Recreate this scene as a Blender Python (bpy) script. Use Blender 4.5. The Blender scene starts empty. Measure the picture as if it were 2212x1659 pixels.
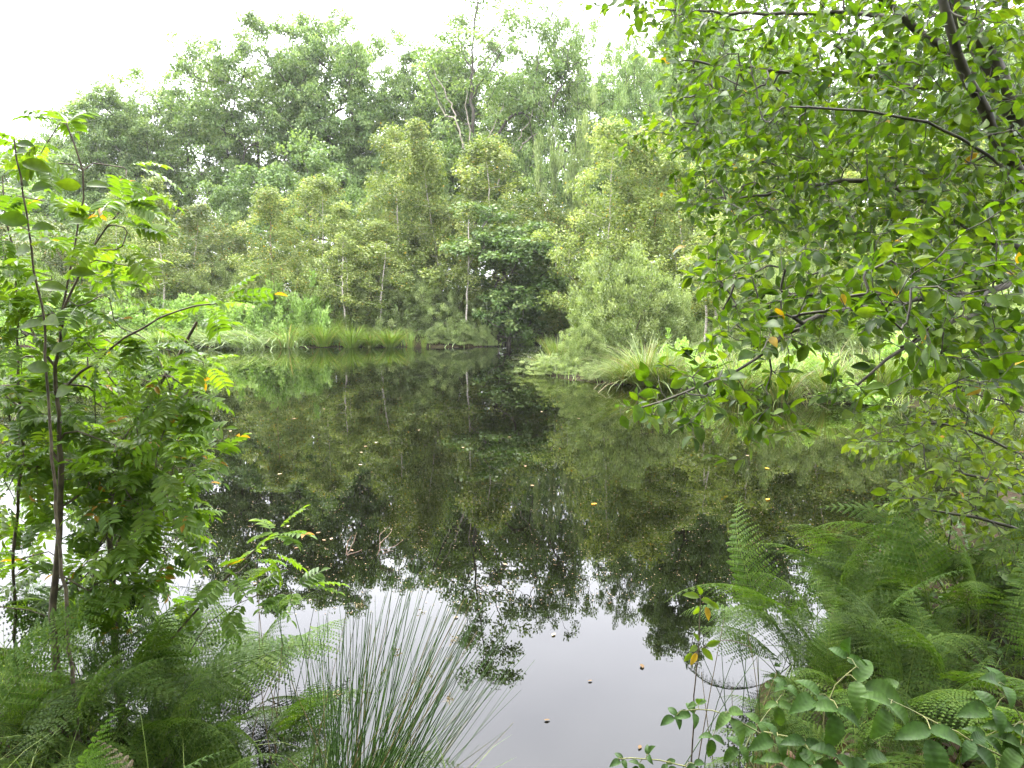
import bpy, math, random
import numpy as np
from mathutils import Vector

R = math.radians
rng = np.random.default_rng(7)
random.seed(7)
SC = bpy.context.scene
COL = SC.collection

# ------------------------------------------------------------------ camera, sky, sun, exposure
CAM_H, PITCH, F = 2.0, R(7.0), 1640.0        # F: focal length for a picture 2212 wide
cam_d = bpy.data.cameras.new("camera")
cam_d.sensor_width = 36.0
cam_d.lens = 36.0 * F / 2212.0
cam_d.clip_start, cam_d.clip_end = 0.05, 2000.0
cam = bpy.data.objects.new("camera", cam_d)
cam.location = (0, 0, CAM_H)
cam.rotation_euler = (R(90) - PITCH, 0, 0)
COL.objects.link(cam)
SC.camera = cam

SUN_EL, SUN_AZ = R(52), R(-35)               # azimuth measured from +Y towards +X
world = bpy.data.worlds.new("World")
SC.world = world
world.use_nodes = True
wn, wl = world.node_tree.nodes, world.node_tree.links
wn.clear()
w_out = wn.new("ShaderNodeOutputWorld")
w_bg = wn.new("ShaderNodeBackground")
w_sky = wn.new("ShaderNodeTexSky")
w_sky.sky_type = 'NISHITA'
w_sky.sun_disc = False
w_sky.sun_elevation = SUN_EL
w_sky.sun_rotation = SUN_AZ
w_sky.air_density, w_sky.dust_density, w_sky.ozone_density = 1.0, 4.0, 1.0
w_hsv = wn.new("ShaderNodeHueSaturation")
w_hsv.inputs['Saturation'].default_value = 0.22
w_tc = wn.new("ShaderNodeTexCoord")
w_map = wn.new("ShaderNodeMapping")
w_map.inputs['Scale'].default_value = (1, 1, 2.2)
w_noise = wn.new("ShaderNodeTexNoise")
w_noise.inputs['Scale'].default_value = 2.2
w_noise.inputs['Detail'].default_value = 4
w_ramp = wn.new("ShaderNodeValToRGB")
w_ramp.color_ramp.elements[0].position, w_ramp.color_ramp.elements[0].color = 0.3, (.84, .845, .88, 1)
w_ramp.color_ramp.elements[1].position, w_ramp.color_ramp.elements[1].color = 0.7, (1.12, 1.12, 1.12, 1)
w_mul = wn.new("ShaderNodeMix")
w_mul.data_type, w_mul.blend_type = 'RGBA', 'MULTIPLY'
w_mul.inputs[0].default_value = 1.0
wl.new(w_sky.outputs[0], w_hsv.inputs['Color'])
wl.new(w_tc.outputs['Generated'], w_map.inputs[0])
wl.new(w_map.outputs[0], w_noise.inputs['Vector'])
wl.new(w_noise.outputs['Fac'], w_ramp.inputs[0])
w_ov = wn.new("ShaderNodeMix")                # the cloud layer: evens the clear sky out
w_ov.data_type = 'RGBA'
w_ov.inputs[0].default_value = 0.85
w_sep = wn.new("ShaderNodeSeparateXYZ")
w_mr = wn.new("ShaderNodeMapRange")           # overcast sky: brighter overhead than at the horizon
w_mr.inputs[1].default_value, w_mr.inputs[2].default_value = 0.0, 1.0
w_mr.inputs[3].default_value, w_mr.inputs[4].default_value = 0.45, 1.55
w_gr = wn.new("ShaderNodeMix"); w_gr.data_type, w_gr.blend_type = 'RGBA', 'MULTIPLY'
w_gr.inputs[0].default_value = 1.0
w_gr.inputs[6].default_value = (8.85, 8.95, 9.5, 1)
wl.new(w_tc.outputs['Generated'], w_sep.inputs[0])
wl.new(w_sep.outputs['Z'], w_mr.inputs[0])
wl.new(w_mr.outputs[0], w_gr.inputs[7])
wl.new(w_gr.outputs[2], w_ov.inputs[7])
wl.new(w_hsv.outputs[0], w_ov.inputs[6])
wl.new(w_ov.outputs[2], w_mul.inputs[6])
wl.new(w_ramp.outputs[0], w_mul.inputs[7])
wl.new(w_mul.outputs[2], w_bg.inputs[0])
w_bg.inputs[1].default_value = 0.15
wl.new(w_bg.outputs[0], w_out.inputs[0])

sun_d = bpy.data.lights.new("sun", 'SUN')
sun_d.energy, sun_d.angle, sun_d.color = 1.2, R(25), (1.0, 0.96, 0.90)
sun = bpy.data.objects.new("sun", sun_d)
sd = Vector((math.sin(SUN_AZ) * math.cos(SUN_EL), math.cos(SUN_AZ) * math.cos(SUN_EL), math.sin(SUN_EL)))
sun.rotation_euler = sd.to_track_quat('Z', 'Y').to_euler()
sun.location = sd * 60
COL.objects.link(sun)

SC.view_settings.view_transform = 'Standard'
SC.view_settings.look = 'None'
SC.view_settings.gamma = 1.0
SC.view_settings.exposure = 2.9
SC.render.engine = 'CYCLES'
cy = SC.cycles
cy.max_bounces, cy.diffuse_bounces, cy.glossy_bounces = 5, 3, 2
cy.transmission_bounces, cy.volume_bounces, cy.transparent_max_bounces = 3, 0, 4
cy.use_denoising = True
cy.denoiser = 'OPENIMAGEDENOISE'
cy.denoising_input_passes = 'RGB_ALBEDO_NORMAL'
cy.caustics_reflective = cy.caustics_refractive = False
cy.sample_clamp_indirect = 6.0

# ------------------------------------------------------------------ geometry helpers
SP, CP = math.sin(PITCH), math.cos(PITCH)
def ray(px, py):
    a, b = (px - 1106.0) / F, (829.5 - py) / F
    return np.array([a, CP + b * SP, -SP + b * CP])
def at(px, py, Y):
    d = ray(px, py)
    return np.array([0, 0, CAM_H]) + d * (Y / d[1])
def on_water(px, py):
    d = ray(px, py)
    return np.array([0, 0, CAM_H]) + d * (-CAM_H / d[2])
def nrm(a):
    return a / np.maximum(np.linalg.norm(a, axis=-1, keepdims=True), 1e-9)
def sm(t):
    t = np.clip(t, 0, 1)
    return t * t * (3 - 2 * t)

class MB:
    """collects vertices, faces and one tint value per face, then makes ONE mesh object"""
    def __init__(s):
        s.v, s.f, s.n, s.t, s.k = [], [], [], [], 0
    def add(s, verts, faces, tint=0.5):
        verts = np.asarray(verts, float).reshape(-1, 3)
        faces = np.asarray(faces, np.int64)
        s.v.append(verts)
        s.f.append((faces + s.k).ravel())
        s.n.append(np.full(len(faces), faces.shape[1], np.int64))
        s.t.append(np.broadcast_to(np.asarray(tint, float), (len(faces),)).copy())
        s.k += len(verts)
    def mesh(s, name, mat, smooth=False):
        me = bpy.data.meshes.new(name)
        v, f, n, t = np.concatenate(s.v), np.concatenate(s.f), np.concatenate(s.n), np.concatenate(s.t)
        me.vertices.add(len(v)); me.loops.add(len(f)); me.polygons.add(len(n))
        me.vertices.foreach_set('co', v.astype(np.float32).ravel())
        me.loops.foreach_set('vertex_index', f.astype(np.int32))
        me.polygons.foreach_set('loop_start', (np.cumsum(n) - n).astype(np.int32))
        me.polygons.foreach_set('loop_total', n.astype(np.int32))
        if smooth:
            me.polygons.foreach_set('use_smooth', np.ones(len(n), bool))
        a = me.attributes.new('tint', 'FLOAT', 'FACE')
        a.data.foreach_set('value', t.astype(np.float32))
        me.update(calc_edges=True)
        me.materials.append(mat)
        return me

def tag(o, label=None, cat=None, group=None, kind=None):
    if label: o['label'] = label
    if cat: o['category'] = cat
    if group: o['group'] = group
    if kind: o['kind'] = kind
    return o
def link(name, data, parent=None):
    o = bpy.data.objects.new(name, data)
    COL.objects.link(o)
    if parent is not None: o.parent = parent
    return o
def thing(name, label, cat, loc, group=None, rz=0.0, scale=(1, 1, 1)):
    o = link(name, None)
    o.empty_display_size = 0.2
    o.location, o.rotation_euler, o.scale = tuple(loc), (0, 0, rz), scale
    return tag(o, label, cat, group)

# leaf outlines: local (u along the leaf, v across, w out of the plane), faces
T_RHOMB = (np.array([[0, 0, 0], [.45, .5, .06], [1, 0, 0], [.45, -.5, .06]], float), np.array([[0, 3, 2, 1]]))
T_FOLD = (np.array([[0, 0, 0], [.3, .42, .10], [.65, .42, .08], [1, 0, -.05], [.65, -.42, .08], [.3, -.42, .10], [.5, 0, 0]], float),
          np.array([[0, 6, 2, 1], [6, 3, 3, 2], [0, 5, 4, 6], [6, 4, 3, 3]]))
T_FOLD = (T_FOLD[0], np.array([[0, 6, 2, 1], [0, 5, 4, 6], [6, 3, 2, 2], [6, 4, 3, 3]]))
def oval_template(n=7, tip=0.0, tooth=0.0, fold=0.12, curl=0.10, lobes=0, pleat=0.0, point=0):
    """leaf blade of two halves meeting at a lower midrib"""
    u = np.linspace(0, 1, n)
    w = np.sin(np.pi * u ** (0.85)) ** 0.8 * 0.5
    if point: w = 1.15 * u ** .55 * (1 - u) ** .95 * .5 / .52
    w = w * (1 - tip * np.clip((u - .55) / .45, 0, 1) * 0.5)
    if tooth: w[1:-1] *= 1 + tooth * np.where(np.arange(1, n - 1) % 2 == 0, 1, -1)
    if lobes: w[1:-1] *= 1 + 0.32 * np.cos(np.arange(1, n - 1) * np.pi)
    z = -curl * (u - .4) ** 2 * 2
    mid = np.stack([u, 0 * u, z], 1)
    a = np.stack([u[1:-1], w[1:-1], z[1:-1] + fold * w[1:-1] * 2], 1)
    a[:, 2] += pleat * np.where(np.arange(len(a)) % 4 < 2, 1, -1)
    b = a * [1, -1, 1]
    v = np.concatenate([mid, a, b])
    A, B = n, n + n - 2
    q, t = [], []
    for i in range(1, n - 2):
        q += [[i, i + 1, A + i, A + i - 1], [i + 1, i, B + i - 1, B + i]]
    t += [[0, 1, A], [1, 0, B], [n - 2, n - 1, A + n - 3], [n - 1, n - 2, B + n - 3]]
    return (v, np.array(q), np.array(t))
T_OVAL = oval_template(6)
T_BROAD = oval_template(8, tip=.3, fold=.10)
T_TOOTH = oval_template(30, tooth=.08, fold=.14, curl=.30, pleat=.007, point=1)
T_FLAT = oval_template(9, tip=.4, fold=.02, curl=.02)
T_LOBE = oval_template(9, lobes=1, fold=.08)

def leaves(mb, pos, axis, nor, L, W, tpl, tint):
    pos, axis, nor = np.atleast_2d(pos), nrm(np.atleast_2d(axis)), np.atleast_2d(nor)
    N = len(pos)
    side = nrm(np.cross(nor, axis))
    nn = np.cross(axis, side)
    L = np.broadcast_to(np.asarray(L, float), (N,)); W = np.broadcast_to(np.asarray(W, float), (N,))
    tv = tpl[0]
    P = (pos[:, None] + axis[:, None] * (tv[None, :, 0:1] * L[:, None, None])
         + side[:, None] * (tv[None, :, 1:2] * W[:, None, None]) + nn[:, None] * (tv[None, :, 2:3] * L[:, None, None]))
    tint = np.broadcast_to(np.asarray(tint, float), (N,))
    base = (np.arange(N) * len(tv))[:, None, None]
    verts = P.reshape(-1, 3)
    first = True
    for fa in tpl[1:]:
        fi = (fa[None] + base).reshape(-1, fa.shape[1])
        if first:
            k0 = mb.k
            mb.add(verts, fi, np.repeat(tint, len(fa))); first = False
        else:
            mb.f.append((fi + k0).ravel()); mb.n.append(np.full(len(fi), fa.shape[1], np.int64)); mb.t.append(np.repeat(tint, len(fa)))

def tube(mb, pts, rad, sides=5, tint=0.5):
    pts = np.asarray(pts, float)
    n = len(pts)
    if n < 2: return
    rad = np.broadcast_to(np.asarray(rad, float), (n,))
    d = nrm(np.gradient(pts, axis=0))
    ref = np.where(np.abs(d[:, 2:3]) < .9, [[0, 0, 1.]], [[1., 0, 0]])
    a = nrm(np.cross(d, ref)); b = np.cross(d, a)
    for i in range(1, n):
        a[i] = a[i - 1] - d[i] * np.dot(a[i - 1], d[i]); a[i] /= max(np.linalg.norm(a[i]), 1e-9)
    b = np.cross(d, a)
    th = np.arange(sides) * 2 * np.pi / sides
    ring = pts[:, None] + rad[:, None, None] * (a[:, None] * np.cos(th)[None, :, None] + b[:, None] * np.sin(th)[None, :, None])
    i, j = np.meshgrid(np.arange(n - 1), np.arange(sides), indexing='ij')
    j2 = (j + 1) % sides
    q = np.stack([i * sides + j, i * sides + j2, (i + 1) * sides + j2, (i + 1) * sides + j], -1).reshape(-1, 4)
    mb.add(ring.reshape(-1, 3), q, tint)

def blades(mb, base, azim, lean, L, W, droop, tint, nseg=5, wave=0.0):
    """grass blades: flat tapering strips that bend over outwards"""
    N = len(base)
    azim, lean, L, W, droop = [np.broadcast_to(np.asarray(x, float), (N,)) for x in (azim, lean, L, W, droop)]
    t = np.linspace(0, 1, nseg + 1)
    ang = lean[:, None] + droop[:, None] * t[None] ** 1.6              # angle off vertical
    ds = L[:, None] / nseg
    r = np.cumsum(np.sin(ang) * ds, 1) - np.sin(ang[:, :1]) * ds
    z = np.cumsum(np.cos(ang) * ds, 1) - np.cos(ang[:, :1]) * ds
    ca, sa = np.cos(azim)[:, None], np.sin(azim)[:, None]
    c = base[:, None] + np.stack([r * ca, r * sa, z], -1)
    tw = azim + np.pi / 2 + rng.normal(0, .6, N)
    s = np.stack([np.cos(tw), np.sin(tw), 0 * tw], -1)[:, None] * (W[:, None] * (1 - t[None] ** 2 * .92) * .5)[..., None]
    P = np.stack([c - s, c + s], 2)                                     # N, nseg+1, 2, 3
    idx = np.arange(nseg)
    q = np.stack([idx * 2, idx * 2 + 1, idx * 2 + 3, idx * 2 + 2], -1)
    q = (q[None] + (np.arange(N) * (nseg + 1) * 2)[:, None, None]).reshape(-1, 4)
    mb.add(P.reshape(-1, 3), q, np.repeat(np.broadcast_to(tint, (N,)), nseg))

class Skel:
    """a branching skeleton grown from given limbs towards target points"""
    def __init__(s, cap=60000):
        s.p = np.zeros((cap, 3)); s.par = np.full(cap, -1, int); s.n = 0; s.lvl = np.zeros(cap, int)
    def node(s, p, par, lvl=0):
        s.p[s.n] = p; s.par[s.n] = par; s.lvl[s.n] = lvl; s.n += 1
        return s.n - 1
    def line(s, pts, par=-1, step=.3, jit=0.0, lvl=0):
        pts = np.asarray(pts, float)
        if par >= 0: pts = np.vstack([s.p[par], pts])
        seg = np.linalg.norm(np.diff(pts, axis=0), axis=1); cum = np.concatenate([[0], np.cumsum(seg)])
        m = max(2, int(cum[-1] / step) + 1)
        tt = np.linspace(0, cum[-1], m + 1)
        q = np.stack([np.interp(tt, cum, pts[:, k]) for k in range(3)], 1)
        for _ in range(2):
            q[1:-1] = (q[:-2] + 2 * q[1:-1] + q[2:]) / 4
        q[1:-1] += rng.normal(0, jit, (m - 1, 3))
        last = par
        for i in range(1 if par >= 0 else 0, m + 1):
            last = s.node(q[i], last, lvl)
        return last
    def nearest(s, p):
        return int(np.argmin(((s.p[:s.n] - p) ** 2).sum(1)))
    def grow(s, targets, step=.3, bend=.35, jit=.02, lvl=1, up=0.25, back=0.0, maxlvl=99):
        """attach every target to the closest skeleton node by a curved path; returns the index of each tip"""
        d0 = np.array([np.min(((s.p[:s.n] - t) ** 2).sum(1)) for t in targets]) if len(targets) else []
        tips = np.zeros(len(targets), int)
        for i in np.argsort(d0):
            t = targets[i]
            d = np.sqrt(((s.p[:s.n] - t) ** 2).sum(1)) + np.where(s.lvl[:s.n] > maxlvl, 1e6, 0)
            # prefer nodes lower than the target, so that branches rise
            d = d + back * np.maximum(0, s.p[:s.n, 2] - t[2])
            k = int(np.argmin(d)); a = s.p[k]
            D = np.linalg.norm(t - a)
            if D < 1e-4: tips[i] = k; continue
            pd = nrm(a - s.p[s.par[k]]) if s.par[k] >= 0 else np.array([0, 0, 1.])
            c = a + (pd * bend + np.array([0, 0, up])) * D
            m = max(2, int(D / step) + 1)
            u = np.linspace(0, 1, m + 1)[1:, None]
            q = (1 - u) ** 2 * a + 2 * u * (1 - u) * c + u * u * t
            if m > 2: q[:-1] += rng.normal(0, jit, (m - 1, 3))
            last = k
            for x in q: last = s.node(x, last, lvl)
            tips[i] = last
        return tips
    def radii(s, tip=.006, e=2.4):
        r = np.zeros(s.n)
        for i in range(s.n - 1, -1, -1):
            if r[i] == 0: r[i] = tip ** e
            if s.par[i] >= 0: r[s.par[i]] += r[i] * (1.0 if True else 0)
        s.r = r ** (1 / e)
        return s.r
    def tubes(s, mb, rmin=0.0, sides=6, rmax=None, sel=None, tint=0.5):
        n = s.n
        main = np.full(n, -1, int); best = np.zeros(n)
        for i in range(n):
            p = s.par[i]
            if p >= 0 and s.r[i] > best[p]: best[p] = s.r[i]; main[p] = i
        for i in range(n):
            p = s.par[i]
            if p >= 0 and main[p] == i: continue
            ch = [p] if p >= 0 else []
            k = i
            while k >= 0:
                ch.append(k); k = main[k]
            rr = s.r[ch].copy()
            if p >= 0: rr[0] = min(rr[0], s.r[i] * 1.25)
            keep = rr >= rmin
            if keep.sum() < 2: continue
            m = int(np.argmin(keep)) if not keep.all() else len(ch)
            if m < 2: continue
            if sel is not None and not sel(i): continue
            tube(mb, s.p[ch[:m]], rr[:m], sides if rr[0] > .03 else 4, tint)

def rand_unit(n):
    return nrm(rng.normal(size=(n, 3)))

def clump_leaves(mb, centres, n, rad, L, W, upbias=.6, out=.5, squash=.55, tpl=T_RHOMB, tint_mu=.5, spread=.16, droop=0.0, autumn=0.0, clump_var=.14):
    """n leaves round every clump centre"""
    C = np.repeat(centres, n, axis=0)
    rad = np.repeat(np.broadcast_to(rad, (len(centres),)), n)
    u = rand_unit(len(C))
    off = u * (rng.random(len(C)) ** .45 * rad)[:, None] * [1, 1, squash]
    nor = u * out + rng.normal(0, .45, (len(C), 3)) + [0, 0, upbias]
    ax = np.cross(nor, rng.normal(size=(len(C), 3))) + u * .3 + [0, 0, -droop]
    ct = np.repeat(rng.normal(0, clump_var, len(centres)), n)
    tint = np.clip(tint_mu + ct + rng.normal(0, spread, len(C)), 0, .89)
    if autumn: tint = np.where(rng.random(len(C)) < autumn, rng.uniform(.93, 1, len(C)), tint)
    s = rng.uniform(.75, 1.25, len(C))
    leaves(mb, C + off, ax, nor, L * s, W * s, tpl, tint)

def in_poly(poly, n):
    poly = np.asarray(poly, float)
    lo, hi = poly.min(0), poly.max(0)
    out = []
    while len(out) < n:
        q = rng.uniform(lo, hi, (4 * n, 2))
        out += list(q[inside(poly, q[:, 0], q[:, 1])])
    return np.array(out[:n])
def inside(poly, x, y):
    c = np.zeros(x.shape, bool)
    x0, y0 = poly[-1]
    for x1, y1 in poly:
        hit = ((y1 > y) != (y0 > y)) & (x < (x0 - x1) * (y - y1) / (y0 - y1 + 1e-12) + x1)
        c ^= hit; x0, y0 = x1, y1
    return c

# ------------------------------------------------------------------ materials
def new_mat(name):
    m = bpy.data.materials.new(name); m.use_nodes = True
    nt = m.node_tree; nt.nodes.clear()
    return m, nt.nodes, nt.links
def leaf_mat(name, dark, mid, light, autumn=(.35, .16, .02), trans=.35, rough=.45, spec=.35, tcol=None, objvar=.12, mottle=0):
    m, n, l = new_mat(name)
    out = n.new("ShaderNodeOutputMaterial")
    at_ = n.new("ShaderNodeAttribute"); at_.attribute_name = 'tint'
    rp = n.new("ShaderNodeValToRGB"); cr = rp.color_ramp
    cr.elements[0].position, cr.elements[0].color = 0.1, (*dark, 1)
    cr.elements[1].position, cr.elements[1].color = 0.5, (*mid, 1)
    for p, c in ((.89, light), (.92, autumn), (1.0, tuple(x * .6 for x in autumn))):
        e = cr.elements.new(p); e.color = (*c, 1)
    l.new(at_.outputs['Fac'], rp.inputs[0])
    oi = n.new("ShaderNodeObjectInfo")
    mr = n.new("ShaderNodeMapRange"); mr.inputs[3].default_value, mr.inputs[4].default_value = 1 - objvar, 1 + objvar
    l.new(oi.outputs['Random'], mr.inputs[0])
    hs = n.new("ShaderNodeHueSaturation")
    l.new(mr.outputs[0], hs.inputs['Value']); l.new(rp.outputs[0], hs.inputs['Color'])
    if mottle:                                   # blotches and spots in the blade itself
        tc = n.new("ShaderNodeTexCoord"); ns = n.new("ShaderNodeTexNoise"); ns.inputs['Scale'].default_value = mottle; ns.inputs['Detail'].default_value = 4
        m2 = n.new("ShaderNodeMapRange"); m2.inputs[1].default_value, m2.inputs[2].default_value = .3, .72
        m2.inputs[3].default_value, m2.inputs[4].default_value = 1.25, .70
        m3 = n.new("ShaderNodeMath"); m3.operation = 'MULTIPLY'
        l.new(tc.outputs['Object'], ns.inputs['Vector']); l.new(ns.outputs['Fac'], m2.inputs[0])
        l.new(m2.outputs[0], m3.inputs[0]); l.new(mr.outputs[0], m3.inputs[1]); l.new(m3.outputs[0], hs.inputs['Value'])
    pb = n.new("ShaderNodeBsdfPrincipled")
    pb.inputs['Roughness'].default_value = rough
    pb.inputs['Specular IOR Level'].default_value = spec
    l.new(hs.outputs[0], pb.inputs['Base Color'])
    tr = n.new("ShaderNodeBsdfTranslucent")
    mx = n.new("ShaderNodeMix"); mx.data_type, mx.blend_type = 'RGBA', 'MULTIPLY'; mx.inputs[0].default_value = 1
    mx.inputs[7].default_value = (*(tcol or (1.5, 1.6, .6)), 1)
    l.new(hs.outputs[0], mx.inputs[6]); l.new(mx.outputs[2], tr.inputs[0])
    ms = n.new("ShaderNodeMixShader"); ms.inputs[0].default_value = trans
    l.new(pb.outputs[0], ms.inputs[1]); l.new(tr.outputs[0], ms.inputs[2]); l.new(ms.outputs[0], out.inputs[0])
    return m
def bark_mat(name, c0, c1, scale=(6, 6, 2), rough=.85, bump=.4, c2=None, thr=.62):
    m, n, l = new_mat(name)
    out = n.new("ShaderNodeOutputMaterial"); pb = n.new("ShaderNodeBsdfPrincipled")
    tc = n.new("ShaderNodeTexCoord"); mp = n.new("ShaderNodeMapping"); mp.inputs['Scale'].default_value = scale
    ns = n.new("ShaderNodeTexNoise"); ns.inputs['Scale'].default_value = 3; ns.inputs['Detail'].default_value = 5
    rp = n.new("ShaderNodeValToRGB")
    rp.color_ramp.elements[0].position, rp.color_ramp.elements[0].color = .35, (*c0, 1)
    rp.color_ramp.elements[1].position, rp.color_ramp.elements[1].color = .6, (*c1, 1)
    if c2:
        e = rp.color_ramp.elements.new(thr); e.color = (*c1, 1)
        e = rp.color_ramp.elements.new(thr + .04); e.color = (*c2, 1)
    bp = n.new("ShaderNodeBump"); bp.inputs['Strength'].default_value = bump; bp.inputs['Distance'].default_value = .02
    l.new(tc.outputs['Object'], mp.inputs[0]); l.new(mp.outputs[0], ns.inputs['Vector']); l.new(ns.outputs['Fac'], rp.inputs[0])
    l.new(rp.outputs[0], pb.inputs['Base Color']); l.new(ns.outputs['Fac'], bp.inputs['Height']); l.new(bp.outputs[0], pb.inputs['Normal'])
    pb.inputs['Roughness'].default_value = rough
    l.new(pb.outputs[0], out.inputs[0])
    return m

M = {}
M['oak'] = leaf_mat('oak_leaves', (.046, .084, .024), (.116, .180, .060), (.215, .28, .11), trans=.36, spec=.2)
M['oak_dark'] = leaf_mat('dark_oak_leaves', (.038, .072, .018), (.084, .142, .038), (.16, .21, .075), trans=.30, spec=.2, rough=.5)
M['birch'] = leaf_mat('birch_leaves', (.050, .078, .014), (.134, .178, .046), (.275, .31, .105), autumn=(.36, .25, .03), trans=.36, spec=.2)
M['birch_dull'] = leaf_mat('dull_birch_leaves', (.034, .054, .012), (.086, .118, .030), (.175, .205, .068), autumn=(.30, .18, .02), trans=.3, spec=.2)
M['willow'] = leaf_mat('willow_leaves', (.075, .108, .032), (.155, .205, .074), (.28, .33, .15), trans=.32, spec=.2)
M['herb'] = leaf_mat('herb_leaves', (.10, .175, .035), (.19, .30, .07), (.32, .43, .16), trans=.36, spec=.2)
M['grass'] = leaf_mat('tussock_blades', (.075, .130, .014), (.128, .200, .024), (.21, .255, .055), autumn=(.30, .23, .10), trans=.30, rough=.5)
M['sedge'] = leaf_mat('sedge_blades', (.055, .090, .014), (.095, .140, .024), (.16, .185, .05), autumn=(.22, .17, .08), trans=.28, rough=.5)
M['pale_grass'] = leaf_mat('pale_grass_blades', (.11, .175, .045), (.19, .265, .09), (.30, .36, .18), autumn=(.38, .30, .16), trans=.30)
M['near'] = leaf_mat('overhanging_leaves', (.020, .044, .005), (.041, .080, .006), (.076, .120, .010), autumn=(.30, .20, .015), trans=.50, spec=.14, rough=.42, tcol=(1.9, 1.9, .45), objvar=0, mottle=45)
M['shrub'] = leaf_mat('buckthorn_leaves', (.050, .090, .010), (.088, .138, .012), (.13, .18, .018), autumn=(.32, .17, .015), trans=.44, spec=.2, rough=.42, tcol=(1.8, 1.8, .45), objvar=0, mottle=55)
M['rowan'] = leaf_mat('rowan_leaflets', (.052, .100, .013), (.085, .148, .019), (.13, .19, .026), autumn=(.30, .16, .02), trans=.44, spec=.22, rough=.42, tcol=(1.8, 1.9, .42))
M['fern'] = leaf_mat('bracken_fronds', (.018, .042, .006), (.039, .076, .009), (.082, .124, .018), autumn=(.26, .15, .05), trans=.40, spec=.14, rough=.6, objvar=.32)
M['fern_bright'] = leaf_mat('fresh_bracken_fronds', (.040, .085, .013), (.060, .118, .017), (.085, .145, .024), autumn=(.26, .2, .05), trans=.42)
M['fern_brown'] = leaf_mat('dying_bracken_fronds', (.045, .030, .012), (.070, .048, .020), (.055, .058, .020), trans=.3)
M['bramble'] = leaf_mat('bramble_leaflets', (.020, .048, .008), (.032, .070, .011), (.054, .098, .017), autumn=(.2, .06, .02), trans=.28, spec=.15, rough=.5, mottle=60)
M['rush'] = leaf_mat('rush_stems', (.024, .056, .010), (.044, .096, .018), (.080, .135, .03), autumn=(.22, .16, .07), trans=.12, rough=.4)
M['litter'] = leaf_mat('fallen_leaves', (.035, .018, .009), (.075, .040, .019), (.14, .085, .048), autumn=(.16, .08, .03), trans=.1)
M['float'] = leaf_mat('floating_leaves', (.09, .055, .025), (.18, .12, .065), (.34, .27, .17), autumn=(.55, .30, .03), trans=.1, spec=.08, rough=.8, objvar=.2)
M['bark'] = bark_mat('oak_bark', (.028, .024, .018), (.075, .065, .045))
M['bark_pale'] = bark_mat('weathered_dead_wood', (.16, .135, .10), (.34, .30, .24))
M['bark_birch'] = bark_mat('birch_bark', (.20, .17, .13), (.48, .44, .37), scale=(3, 3, 7), c2=(.08, .06, .05), thr=.64)
M['bark_rusty'] = bark_mat('young_birch_bark', (.13, .075, .04), (.26, .17, .10), scale=(3, 3, 7))
M['bark_near'] = bark_mat('smooth_dark_bark', (.020, .017, .012), (.055, .048, .030), scale=(4, 4, 4))
M['bark_stem'] = bark_mat('grey_brown_stem_bark', (.045, .034, .022), (.11, .085, .056), scale=(8, 8, 8))
M['stalk'] = bark_mat('green_brown_stalks', (.07, .085, .03), (.15, .15, .05), scale=(8, 8, 8), bump=.1)
M['twig'] = bark_mat('bleached_twigs', (.085, .055, .032), (.18, .125, .08), scale=(9, 9, 9))
M['dark_stem'] = bark_mat('dark_stems', (.03, .02, .012), (.07, .05, .03), scale=(9, 9, 9))

# ground
m, n, l = new_mat('bank_soil')
out = n.new("ShaderNodeOutputMaterial"); pb = n.new("ShaderNodeBsdfPrincipled")
tc = n.new("ShaderNodeTexCoord")
n1 = n.new("ShaderNodeTexNoise"); n1.inputs['Scale'].default_value = 1.3; n1.inputs['Detail'].default_value = 8
n2 = n.new("ShaderNodeTexNoise"); n2.inputs['Scale'].default_value = 26; n2.inputs['Detail'].default_value = 6
r1 = n.new("ShaderNodeValToRGB")
for e, (p, c) in zip(r1.color_ramp.elements, ((.38, (.020, .012, .007, 1)), (.62, (.022, .026, .008, 1)))): e.position, e.color = p, c
r2 = n.new("ShaderNodeValToRGB")
for e, (p, c) in zip(r2.color_ramp.elements, ((.3, (.5, .5, .5, 1)), (.7, (1.5, 1.4, 1.3, 1)))): e.position, e.color = p, c
mx = n.new("ShaderNodeMix"); mx.data_type, mx.blend_type = 'RGBA', 'MULTIPLY'; mx.inputs[0].default_value = 1
bp = n.new("ShaderNodeBump"); bp.inputs['Strength'].default_value = .8; bp.inputs['Distance'].default_value = .04
for q in (n1, n2): l.new(tc.outputs['Object'], q.inputs['Vector'])
l.new(n1.outputs['Fac'], r1.inputs[0]); l.new(n2.outputs['Fac'], r2.inputs[0])
l.new(r1.outputs[0], mx.inputs[6]); l.new(r2.outputs[0], mx.inputs[7]); l.new(mx.outputs[2], pb.inputs['Base Color'])
l.new(n2.outputs['Fac'], bp.inputs['Height']); l.new(bp.outputs[0], pb.inputs['Normal'])
pb.inputs['Roughness'].default_value = .95; pb.inputs['Specular IOR Level'].default_value = .08
l.new(pb.outputs[0], out.inputs[0]); M['soil'] = m

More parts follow.
